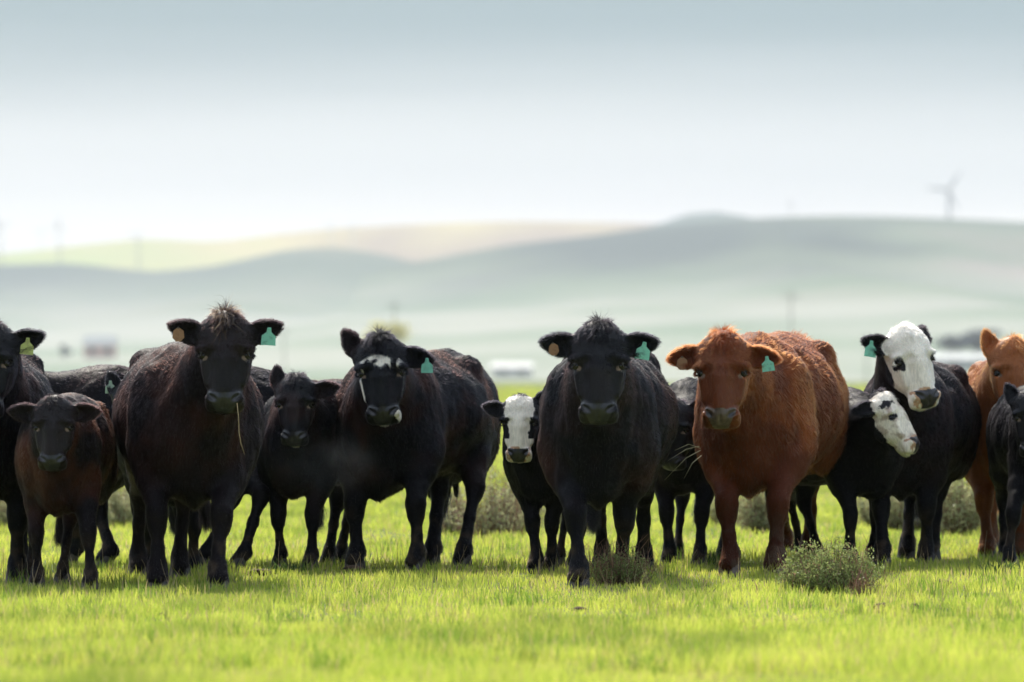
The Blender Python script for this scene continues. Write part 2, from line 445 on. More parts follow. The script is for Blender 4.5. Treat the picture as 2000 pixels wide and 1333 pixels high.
        for sx in (-1, 1):
            d = smin(d, sd_ell(q, (sx * 0.062, 0.235, -0.075), (0.058, 0.13, 0.10)), 0.05)
            d = smin(d, sd_ell(q, (sx * 0.104, 0.168, 0.034), (0.042, 0.024, 0.042)), 0.025)
            d = smin(d, sd_ell(q, (sx * 0.052, 0.450, 0.040), (0.042, 0.036, 0.032)), 0.02)
            d = smin(d, sd_ell(q, (sx * 0.105, 0.085, -0.035), (0.045, 0.055, 0.050)), 0.05)
            d = smin(d, sd_ell(q, (sx * 0.058, 0.490, -0.022), (0.034, 0.026, 0.034)), 0.02)
        d = smin(d, sd_cone(q, (0, 0.22, -0.125), (0, 0.44, -0.070), 0.062, 0.046), 0.05)
        d = smin(d, sd_ell(q, (0, 0.478, -0.058), (0.052, 0.036, 0.034)), 0.025)
        for sx in (-1, 1):
            # eye socket, lids, tear groove
            eo = nrm(np.array([sx * 0.80, -0.02, 0.60])); ec = np.array([sx * ex, eye_c[1], eye_c[2]])
            d = smax(d, -(sd_ell(q, ec + eo * 0.012, (0.026, 0.022, 0.026))), 0.012)
            r = (q - ec.astype(np.float32)); h = r @ eo.astype(np.float32); rad = r - h[..., None] * eo.astype(np.float32)
            rr = np.sqrt((rad[..., 0]) ** 2 + (rad[..., 1] * 1.6) ** 2 + rad[..., 2] ** 2)
            d = smin(d, np.sqrt((rr - 0.0225) ** 2 + (h - 0.013 + 0.22 * np.abs(rad[..., 1])) ** 2) - 0.0078, 0.008)
            d = smax(d, -sd_cone(q, (sx * 0.092, 0.225, 0.082), (sx * 0.078, 0.37, 0.082), 0.026, 0.016), 0.03)
            d = smax(d, -sd_ell(q, (sx * 0.075, 0.195, 0.098), (0.026, 0.022, 0.020)), 0.03)
            d = smin(d, sd_cone(q, (sx * 0.098, 0.25, 0.012), (sx * 0.088, 0.36, 0.008), 0.012, 0.008), 0.03)
            # nostril: a comma opening outwards and up
            d = smax(d, -sd_cone(q, (sx * 0.044, 0.470, 0.080), (sx * 0.068, 0.442, 0.062), 0.0150, 0.0120), 0.008)
            d = smax(d, -sd_cone(q, (sx * 0.057, 0.452, 0.072), (sx * 0.083, 0.428, 0.050), 0.014, 0.007), 0.008)
            # mouth line
            d = smax(d, -sd_cone(q, (0, 0.520, -0.030), (sx * 0.055, 0.500, -0.046), 0.006, 0.006), 0.006)
            d = smax(d, -sd_cone(q, (sx * 0.055, 0.500, -0.046), (sx * 0.085, 0.42, -0.055), 0.006, 0.004), 0.006)
        # groove between the nostrils
        d = smax(d, -sd_cone(q, (0, 0.47, 0.073), (0, 0.525, 0.030), 0.004, 0.005), 0.010)
        return d
    HAf = HA.astype(np.float32); pollf = poll.astype(np.float32)
    def to_head(p): return ((p - pollf) @ HAf) / hs
    def torso_d(p):
        d = None
        for t in T:
            e = sd_ell(p, t[1], t[2], t[4]) if t[0] == 'e' else sd_cone(p, t[1], t[2], *t[3])
            k = t[3] if t[0] == 'e' else t[4]
            d = e if d is None else smin(d, e, k)
        return d
    def body_all(p, want=False):
        dt = torso_d(p)
        for a, b, r1, r2, k in NECK: dt = smin(dt, sd_cone(p, a, b, r1, r2), k)
        for i in range(len(tail) - 1):
            dt = smin(dt, sd_cone(p, tail[i], tail[i + 1], (0.040, 0.026, 0.020)[i] * s, (0.026, 0.020, 0.015)[i] * s), 0.03)
        low = p[:, 2] < 1.05 * s
        dl = np.full(len(p), 9.0, np.float32)
        if low.any():
            pl = p[low]; d_ = None
            for L in LEGS:
                q = None
                for a, b, r1, r2 in L:
                    e = sd_cone(pl, a, b, r1, r2); q = e if q is None else smin(q, e, 0.035 * s)
                d_ = q if d_ is None else np.minimum(d_, q)
            dl[low] = d_
        d = smin(dt, dl, 0.07 * s)
        hq = to_head(p)
        near = ((hq - np.array([0, 0.2, -0.03], np.float32)) ** 2).sum(-1) < 0.48 ** 2
        dh = np.full(len(p), 9.0, np.float32); de = dh.copy()
        if near.any():
            hn = hq[near]
            dh[near] = head_d(hn) * hs
            de[near] = np.minimum(ear_d(hn, ears[0]), ear_d(hn, ears[1])) * hs
        out = smin(d, dh, 0.05 * hs)
        out = smin(out, de, 0.030 * hs)
        out = np.maximum(out, 0.035 * s - p[:, 2])
        if want: return out, dt, dl, dh, de, hq
        return out
    # ---- grid: fine round the head, coarser elsewhere
    hc = hw(0, 0.2, -0.02); R_ = 0.34 * hs; Rf = 0.25 * hs
    low = np.array([-0.52 * s, -0.95 * s, 0.02]); high = np.array([0.52 * s, 1.08 * s, 1.42 * s])
    fpts = np.array([[f[0] * 1, f[1]] for f in feet.values()])
    low[:2] = np.minimum(low[:2], fpts.min(0) - 0.12); high[:2] = np.maximum(high[:2], fpts.max(0) + 0.18)
    low = np.minimum(low, hc - R_ * 1.05); high = np.maximum(high, hc + R_ * 1.05)
    q_ = c.get('res', 1.0); fine = 0.0066 * q_; coarse = 0.020 * q_
    ax = [axis_grid(low[k], high[k], hc[k] - Rf, hc[k] + Rf, coarse, fine) for k in range(3)]
    V, Q = smooth_mesh_nets(body_all, *ax)
    # ---- per vertex description
    nv_ = np.zeros_like(V); tmp = bpy.data.meshes.new('tmp')
    fnn = np.cross(V[Q[:, 2]] - V[Q[:, 0]], V[Q[:, 3]] - V[Q[:, 1]])
    for k_i in range(4):
        for dd in range(3): nv_[:, dd] += np.bincount(Q[:, k_i], fnn[:, dd], len(V))
    nv_ /= np.linalg.norm(nv_, axis=1, keepdims=True) + 1e-12; bpy.data.meshes.remove(tmp)
    hd_ = np.linalg.norm(to_head(V.astype(np.float32)) - np.array([0, .2, -.03]), axis=1)
    amp = np.clip((hd_ - 0.36) * 6, 0, 1) * np.where(V[:, 2] < 0.55 * s, 0.35, 1.0)
    st_ = V * np.array([1.25, 1.0, 0.62]) + c['seed'] * 3.1
    V = V + nv_ * (((fbm(st_, 5.5 / s, 2) - 0.5) * 0.050 + (np.abs(fbm(st_ + 9, 11.0 / s, 2) - 0.5)) * 0.030 - 0.004) * amp * s)[:, None]
    V32 = V.astype(np.float32)
    eps = 0.004
    out, dt, dl, dh, de, hq = body_all(V32, True)
    ishead = (dh < np.minimum(dt, dl)) ; isear = de < np.minimum(dh, np.minimum(dt, dl)) - 0.001
    def region(P_, hq_):
        return None
    base, warm = [np.array(x) for x in COLS[c['coat']]]
    def color_at(p, hq_, head_m, ear_m):
        n = fbm(p + c['seed'], 5.0, 3); wz = np.clip((n - 0.42) * 3.5, 0, 1)
        wf = c.get('warm', 0.5)
        zz = p[:, 2] / s
        mask = wf * wz * np.clip((zz - 0.35) * 2.2, 0, 1)
        mask = np.where(head_m, mask * c.get('warm_head', 0.25), mask)
        if c['coat'] in ('red', 'tan'): mask = np.where(head_m, np.maximum(mask, 0.55), np.maximum(mask, 0.18))
        if c.get('warm_patch'):
            for (px_, py_, pz_, r_) in c['warm_patch']:
                dd = np.sqrt((((p - np.array([px_, py_, pz_]) * s) / (r_ * s)) ** 2).sum(-1))
                mask = np.maximum(mask, np.clip(1.25 - dd, 0, 1) * (0.35 + 0.65 * wz))
        col = base + (warm - base) * mask[:, None]
        if c['coat'] == 'black': col = np.where(head_m[:, None], col * 1.3, col)  # sheen of slick face hair put into the colour of black heads
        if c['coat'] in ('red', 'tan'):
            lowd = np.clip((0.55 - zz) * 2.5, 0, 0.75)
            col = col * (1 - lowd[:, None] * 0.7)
        mud = np.clip((fbm(p + 3.0 * c['seed'], 14.0, 2) - 0.50) * 6, 0, 1) * np.clip((0.42 - zz) * 4, 0, 1) * (~head_m) * 0.55
        col = col + (np.array([0.075, 0.052, 0.034]) - col) * mud[:, None]
        u, v, w = hq_[:, 0] / UW, hq_[:, 1], hq_[:, 2]
        hm = head_m & ~ear_m
        nn = (fbm(hq_, 25.0, 2) - 0.5)
        white = np.array([0.89, 0.79, 0.67]) * (0.92 + 0.16 * vnoise(hq_, 18.0))[:, None]
        f = c.get('face')
        wm = np.zeros(len(p), bool)
        if f in ('white', 'blaze', 'mottled'):
            au = np.abs(u)
            if f == 'blaze':      # calf: white down the middle
                lim = 0.090 + 0.020 * np.sin(v * 14) + nn * 0.03
                wm = hm & (au < lim) & (v > -0.03) & (w > -0.06)
                wm |= hm & (v > 0.33) & (w > -0.05) & (v < 0.52)
                eyeb = (np.abs(v - 0.205) < 0.045) & (au > 0.080 + nn * .03)
                wm &= ~eyeb
            elif f == 'white':
                wm = hm & (w > -0.075 + nn * 0.04 + 0.02 * (v < 0.1)) & (v > -0.10)
                wm |= hm & (v > 0.30) & (w > -0.13)
                ell = ((u + 0.108) / 0.027) ** 2 + ((v - 0.222 - (u + 0.105) * 0.9) / 0.038) ** 2
                wm &= ~((ell < 1 + nn * 1.2) & (w > -0.03) & (u < -.05))
                ell = ((u - 0.118) / 0.02) ** 2 + ((v - 0.208) / 0.026) ** 2
                wm &= ~(ell < 1)
            else:
                wm = hm & (w > -0.115 + nn * 0.05 + 0.05 * (v < 0.12)) & (v > -0.02)
                ell = ((w - 0.035) / 0.034) ** 2 + ((v - 0.207) / 0.022) ** 2
                wm &= ~((ell < 1.0 + nn) & (au > 0.07))
                wm &= ~((np.abs(v - 0.10 - nn * .1) < 0.022) & (au > 0.05) & (w > 0))
                mott = np.clip((fbm(hq_, 22.0, 3) - 0.48) * 5, 0, 0.62) * (v > 0.12) * (v < 0.42)
                white = white * (1 - mott[:, None] * np.array([0.65, 0.75, 0.8]))
        elif f == 'brow':
            arc = 0.120 + 0.9 * (np.abs(u + 0.02) ** 1.35) + nn * 0.06
            wm = hm & (np.abs(v - arc) < 0.021 + nn * 0.06) & (w > 0.0) & (u > -0.11) & (u < 0.055)
            wm |= hm & (np.hypot((u - 0.095) / 0.5, v - 0.15 + (u - .095) * 1.2) < 0.022) & (w > 0)
            wm |= hm & (np.hypot(u - 0.086, (v - 0.475) / 1.6) < 0.020 + nn * 0.02)
            wm |= hm & (np.hypot(u / 1.6, v - 0.505) < 0.022) & (w < -0.040)
            wm |= hm & (np.abs(u + 0.120 - (v - .22) * 0.13) < 0.007) & (v > 0.23) & (v < 0.40) & (w < 0.03) & (w > -0.03)
        elif f == 'chin':
            wm = hm & (np.hypot(u / 1.5, v - 0.505) < 0.022) & (w < -0.036)
        col = np.where(wm[:, None], white, col)
        if c.get('belly_white'):
            bw = (~head_m) & (np.abs(p[:, 0] / s) < 0.09 + nn * .1) & (zz < 0.64) & (zz > 0.5) & (p[:, 1] > -0.3 * s) & (p[:, 1] < 0.65 * s)
            col = np.where(bw[:, None], np.array([0.62, 0.5, 0.42]), col)
        # nose pad
        pad = hm & (w > 0.008 - (v - 0.47) * 0.3) & (v > 0.424 + 1.6 * np.maximum(np.abs(u) - 0.035, 0) ** 1.0 * -0.2) & (np.abs(u) < 0.076 - np.maximum(v - 0.455, 0) * 0.55) & (v < 0.53)
        npc = np.array(c.get('nose', (0.012, 0.011, 0.013)))
        padc = npc * (0.6 + 1.1 * vnoise(hq_, 75.0) * (0.6 + 0.8 * vnoise(hq_, 22.0)))[:, None]
        rim = hm & (v > 0.405) & (w > 0) & (np.abs(u) < 0.088) & ~pad
        if c.get('nose_rim') is not None:
            col = np.where((rim & (nn > -0.08))[:, None], np.array(c['nose_rim']), col)
        col = np.where(pad[:, None], padc, col)
        hole = hm & (np.hypot((np.abs(u) - 0.055) + (v - 0.457), ((np.abs(u) - 0.055) - (v - 0.457)) * 0.5) < 0.017) & (w < 0.064) & (w > 0.02)
        col = np.where(hole[:, None], np.array([0.012, 0.009, 0.009]), col)
        if f not in ('white', 'mottled', 'blaze'):
            sp = hm & (((np.abs(u) - ex + 0.022) ** 2 + (v - 0.224) ** 2) < 0.0115 ** 2)
            col = np.where(sp[:, None], np.array([0.20, 0.14, 0.10]), col)
            sp = hm & ((np.abs(u) - ex) ** 2 + ((v - 0.229) * 1.8) ** 2 < 0.017 ** 2) & (w > 0.0)
            col = np.where(sp[:, None], col * 2.2 + 0.02, col)
        eyer = hm & (((np.abs(u) - ex) ** 2 + (v - 0.205) ** 2 + (w - 0.045) ** 2) < 0.021 ** 2)
        col = np.where(eyer[:, None], np.array([0.018, 0.012, 0.011]), col)
        return np.clip(col, 0, 1), (pad | hole | eyer), wm
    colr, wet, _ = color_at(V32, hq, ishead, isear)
    # ---- objects
    name = 'calf' if calf else 'cow'
    root_o = bpy.data.objects.new(name, None); COL.objects.link(root_o)
    root_o.location = root; root_o.rotation_euler = (0, 0, yaw); root_o.empty_display_size = 0.3
    tagit(root_o, c['label'], name, 'cattle standing in a line on the pasture')
    body = link_mesh('body', V, Q, HIDE, root_o)
    me = body.data
    at_ = me.attributes.new('coat_color', 'FLOAT_COLOR', 'POINT')
    at_.data.foreach_set('color', np.concatenate([colr, np.ones((len(V), 1))], 1).astype(np.float32).ravel())
    aw = me.attributes.new('wet', 'FLOAT', 'POINT'); aw.data.foreach_set('value', np.where(wet, 0.55, np.where(ishead, 0.24, 0.07)).astype(np.float32))
    # ---- hair
    vn = np.zeros(len(V) * 3, np.float32); me.vertices.foreach_get('normal', vn); vn = vn.reshape(-1, 3)
    v0, v1, v2, v3 = V[Q[:, 0]], V[Q[:, 1]], V[Q[:, 2]], V[Q[:, 3]]
    area = 0.5 * np.linalg.norm(np.cross(v2 - v0, v3 - v1), axis=1)
    fh = ishead[Q[:, 0]]; fe = isear[Q[:, 0]]; fw_ = wet[Q].any(1); leg = (dl[Q[:, 0]] < dt[Q[:, 0]]) & ~fh
    dens = np.where(fe, 7.0, np.where(fh & (hq[Q[:, 0], 1] > 0.14), 6.0, np.where(fh, 5.0, np.where(leg, 1.5, 1.0)))) * np.where(fw_, 0, 1)
    hv = hq[Q[:, 0]]
    dens = np.where(fh & (hv[:, 1] < 0.09), 5.0, dens)
    wgt = area * dens; n_h = int(c.get('hairs', 60000) * 1.4); pr = wgt / wgt.sum()
    fi = rs.choice(len(Q), n_h, p=pr)
    a1, a2 = rs.rand(n_h, 1), rs.rand(n_h, 1)
    bl = lambda A: (A[Q[fi, 0]] * (1 - a1) + A[Q[fi, 1]] * a1) * (1 - a2) + (A[Q[fi, 3]] * (1 - a1) + A[Q[fi, 2]] * a1) * a2
    p0 = bl(V); n0 = bl(vn); n0 /= np.linalg.norm(n0, axis=1, keepdims=True) + 1e-9
    hq0 = to_head(p0.astype(np.float32)); hm = fh[fi]; em = fe[fi]; lm = leg[fi]
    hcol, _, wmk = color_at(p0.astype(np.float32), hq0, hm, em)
    zz = p0[:, 2] / s
    # growth direction
    flow = np.tile(np.array([0, 0.45, -0.9]), (n_h, 1))
    flow[lm] = (0, 0.05, -1)
    topm = (n0[:, 2] > 0.5) & ~hm & ~lm
    flow[topm] = (0, 1, -0.1)
    wh = hq0 - np.array([0, 0.15, 0]); wh[:, 2] = 0; wh[:, 0] *= 1.0
    wh /= np.linalg.norm(wh, axis=1, keepdims=True) + 1e-6
    hf = np.where((hq0[:, 1] > 0.15)[:, None], wh * 0.3 + np.array([0, 1.0, -0.1]), wh * 0.8 + np.array([0, 0.2, 0.1]))
    pollm = hm & (hq0[:, 1] < 0.075) & (np.abs(hq0[:, 0]) < 0.13) & (hq0[:, 2] > -0.09)
    hf = np.where(pollm[:, None], np.stack([hq0[:, 0] * 6, 0.9 + 0 * hq0[:, 0], 0.5 + 0 * hq0[:, 0]], -1), hf)
    flow = np.where(hm[:, None], hf @ HA.T, flow)
    ea = np.where((hq0[:, 0] < 0)[:, None], ears[0][1], ears[1][1]) @ HA.T
    flow = np.where(em[:, None], ea * 1.0, flow)
    flow -= n0 * (flow * n0).sum(1, keepdims=True); flow /= np.linalg.norm(flow, axis=1, keepdims=True) + 1e-6
    # clumps
    key = np.floor(p0 / (0.022) + vnoise(p0.astype(np.float32), 30.0)[:, None] * 1.5).astype(np.int64)
    hsh = (key[:, 0] * 73856093) ^ (key[:, 1] * 19349663) ^ (key[:, 2] * 83492791)
    tabr = rs.randn(4096, 3); cl = tabr[hsh & 4095]
    rnd = rs.randn(n_h, 3)
    shag = c.get('shag', 1.0)
    Ln = 0.019 * shag * np.ones(n_h)
    Ln = np.where(zz < 0.62, 0.024 * shag, Ln); Ln = np.where(lm, 0.010 + 0.012 * np.clip((0.18 - zz) * 8, 0, 1), Ln)
    Ln = np.where(hm, (0.009 + 0.011 * np.clip((0.26 - hq0[:, 1]) * 8, 0, 1) * c.get('curl', 1.0)) * hs, Ln)
    Ln = np.where(hm & (hq0[:, 2] < -0.06), 0.018 * hs, Ln)
    Ln = np.where(pollm, (0.012 + c.get('tuft', 0.045) * 0.85 * np.exp(-(hq0[:, 0] / 0.055) ** 2)) * hs * (0.5 + 0.7 * rs.rand(n_h)), Ln)
    Ln = np.where(em, 0.022 * hs, Ln)
    if c.get('rump_tuft'):
        rt_ = np.linalg.norm(p0 / s - np.array([0, 0.70, 1.26]), axis=1) < 0.12; Ln = np.where(rt_, 0.06, Ln)
    Ln *= np.clip(1 + 0.25 * rnd[:, 0], 0.4, 1.6) * (0.85 + 0.3 * rs.rand(n_h))
    lift = np.where(em, 0.7, np.where(lm, 0.28, np.where(hm, 0.20, 0.24)))
    if c.get('rump_tuft'): lift = np.where(rt_, 1.2, lift)
    lift = np.where(pollm, 0.34, lift)[:, None]
    cm = np.where(pollm, 0.42, np.where(hm, 0.08, 0.08))[:, None]
    d1 = flow * (1 - lift * 0.5) + n0 * lift + cl * cm + rnd * 0.14
    d1 /= np.linalg.norm(d1, axis=1, keepdims=True)
    d2 = flow + n0 * lift * 0.25 + cl * cm * 0.7 + rs.randn(n_h, 3) * 0.15; d2 /= np.linalg.norm(d2, axis=1, keepdims=True)
    d2[:, 2] -= 0.15
    L_ = Ln[:, None]
    k0 = p0 - n0 * 0.002; k1 = k0 + d1 * L_ * 0.45; k2 = k1 + (d1 + d2) * 0.5 * L_ * 0.3; k3 = k2 + d2 * L_ * 0.33
    pts = np.stack([k0, k1, k2, k3], 1)
    rad0 = np.where(hm | em, 0.00065, np.where(lm, 0.0008, 0.00085)) * c.get('hair_r', 1.0)
    rad = rad0[:, None] * np.array([1.0, 0.9, 0.6, 0.15])[None]
    hcol = hcol * ((0.7 + 0.6 * rs.rand(n_h)) * np.where(wmk, 1.0, 0.45 + 1.1 * fbm(p0 * np.array([1.5, 1.5, 0.8]), 28.0, 2)))[:, None]
    lite = rs.rand(n_h) < 0.10
    hcol = np.where((lite & ~wmk & ~hm)[:, None], hcol * 1.3 + warm * 0.03, hcol)
    if c.get('tuft_dry'):
        m_ = pollm & (np.abs(hq0[:, 0]) < 0.05) & (rs.rand(n_h) < 0.22); hcol[m_] = (0.22, 0.13, 0.06)
    # tail switch
    ts = 900; tb = tail[-1]; tp = tb + rs.randn(ts, 3) * 0.012 * s
    td = (tail[-1] - tail[-2]); td = nrm(td)
    tpts = np.stack([tp + (td * k * 0.09 + np.array([0, 0, -0.02 * k])) * s + rs.randn(ts, 3) * 0.006 * k for k in range(4)], 1)
    pts = np.concatenate([pts, tpts]); rad = np.concatenate([rad, np.tile([0.001, 0.001, 0.0008, 0.0002], (ts, 1))])
    hcol = np.concatenate([hcol, np.tile(base, (ts, 1))])
    hc_ = bpy.data.hair_curves.new('coat_hair'); hc_.add_curves([4] * len(pts))
    hc_.attributes['position'].data.foreach_set('vector', pts.astype(np.float32).ravel())
    ra = hc_.attributes.get('radius') or hc_.attributes.new('radius', 'FLOAT', 'POINT')
    ra.data.foreach_set('value', rad.astype(np.float32).ravel())
    ca = hc_.attributes.new('coat_color', 'FLOAT_COLOR', 'CURVE')
    ca.data.foreach_set('color', np.concatenate([hcol, np.ones((len(hcol), 1))], 1).astype(np.float32).ravel())
    hc_.materials.append(HAIR)
    ho = bpy.data.objects.new('coat_hair', hc_); COL.objects.link(ho); ho.parent = root_o; ho['kind'] = 'stuff'
    # ---- eyes
    for sx in (-1, 1):
        ec = hw(sx * (ex * UW - 0.011), eye_c[1] + 0.001, eye_c[2] - 0.004)
        v_, f_ = sphere(ec, 0.0228 * hs, 16, 11)
        pydata('eye', v_, f_, M_EYE, root_o, True)
    # ---- hooves: two claws on each foot
    hm_ = M_HOOFP if c['coat'] in ('red',) else M_HOOF
    for fx, fy, sx in hoofs:
        parts = []
        for cx in (-1, 1):
            rings = []
            for z, w, f, bk in ((0.0, 0.036, 0.085, 0.045), (0.02, 0.035, 0.075, 0.045), (0.06, 0.030, 0.05, 0.042), (0.085, 0.024, 0.03, 0.03)):
                ring = []
                for k in range(12):
                    t = 2 * math.pi * k / 12
                    x = math.sin(t) * w; y = -math.cos(t) * (f if math.cos(t) > 0 else bk)
                    ring.append((fx + (cx * 0.030 + x) * s, fy + (y - cx * 0.003) * s, z * s + 0.001))
                rings.append(ring)
            vv = [p for r in rings for p in r]; ff = []
            for i in range(3):
                for k in range(12):
                    k2 = (k + 1) % 12; ff.append((i * 12 + k, i * 12 + k2, i * 12 + 12 + k2, i * 12 + 12 + k))
            ff.append(tuple(range(12))[::-1]); ff.append(tuple(36 + k for k in range(12)))
            parts.append((vv, ff))
        pydata('hoof', *join_pd(parts), hm_, root_o, False)
    # ---- ear tags
    for tg in c.get('tags', ()):
        ei, kind, ta, tb_, sz, tilt = tg
        o_, a_, b_, c_ = ears[ei]
        pos = o_ + a_ * ta * ESC + b_ * tb_ + c_ * 0.004
        W = poll + HA @ (pos * hs)
        # the tag hangs in the world's vertical, facing the camera side
        Rt = RzT @ (rotz(hy * 0.5 + math.radians(rs.uniform(-15, 15))) @ roty(math.radians(tilt)))
        if kind == 'brown': prof = [(0, 0.010), (0.55, -0.02), (0.62, -0.075), (0.25, -0.105), (-0.25, -0.105), (-0.62, -0.075), (-0.5, -0.02)]
        else: prof = [(-0.16, 0.012), (0.16, 0.012), (0.22, -0.02), (0.62, -0.045), (0.66, -0.11), (-0.66, -0.11), (-0.62, -0.045), (-0.22, -0.02)]
        pf = [(x * 0.055 * sz, z * 0.72 * sz) for x, z in prof]; n_ = len(pf); th_ = 0.0014
        fr = -0.014 * hs
        vv = [W + Rt @ np.array([x, fr - th_, z]) for x, z in pf] + [W + Rt @ np.array([x, fr + th_, z]) for x, z in pf]
        ff = [tuple(range(n_)), tuple(range(2 * n_ - 1, n_ - 1, -1))] + [(k, k + n_, (k + 1) % n_ + n_, (k + 1) % n_) for k in range(n_)]
        to = pydata('ear_tag', vv, ff, TAGM[kind], root_o)
        v_, f_ = sphere(W + Rt @ np.array([0, fr - 0.003, 0.002]), 0.006 * sz, 10, 6, (1, 0.7, 1))
        bo = pydata('tag_button', v_, f_, M_BUTTON if kind == 'brown' else TAGM[kind], to, True)
    return root_o, len(Q) * 2

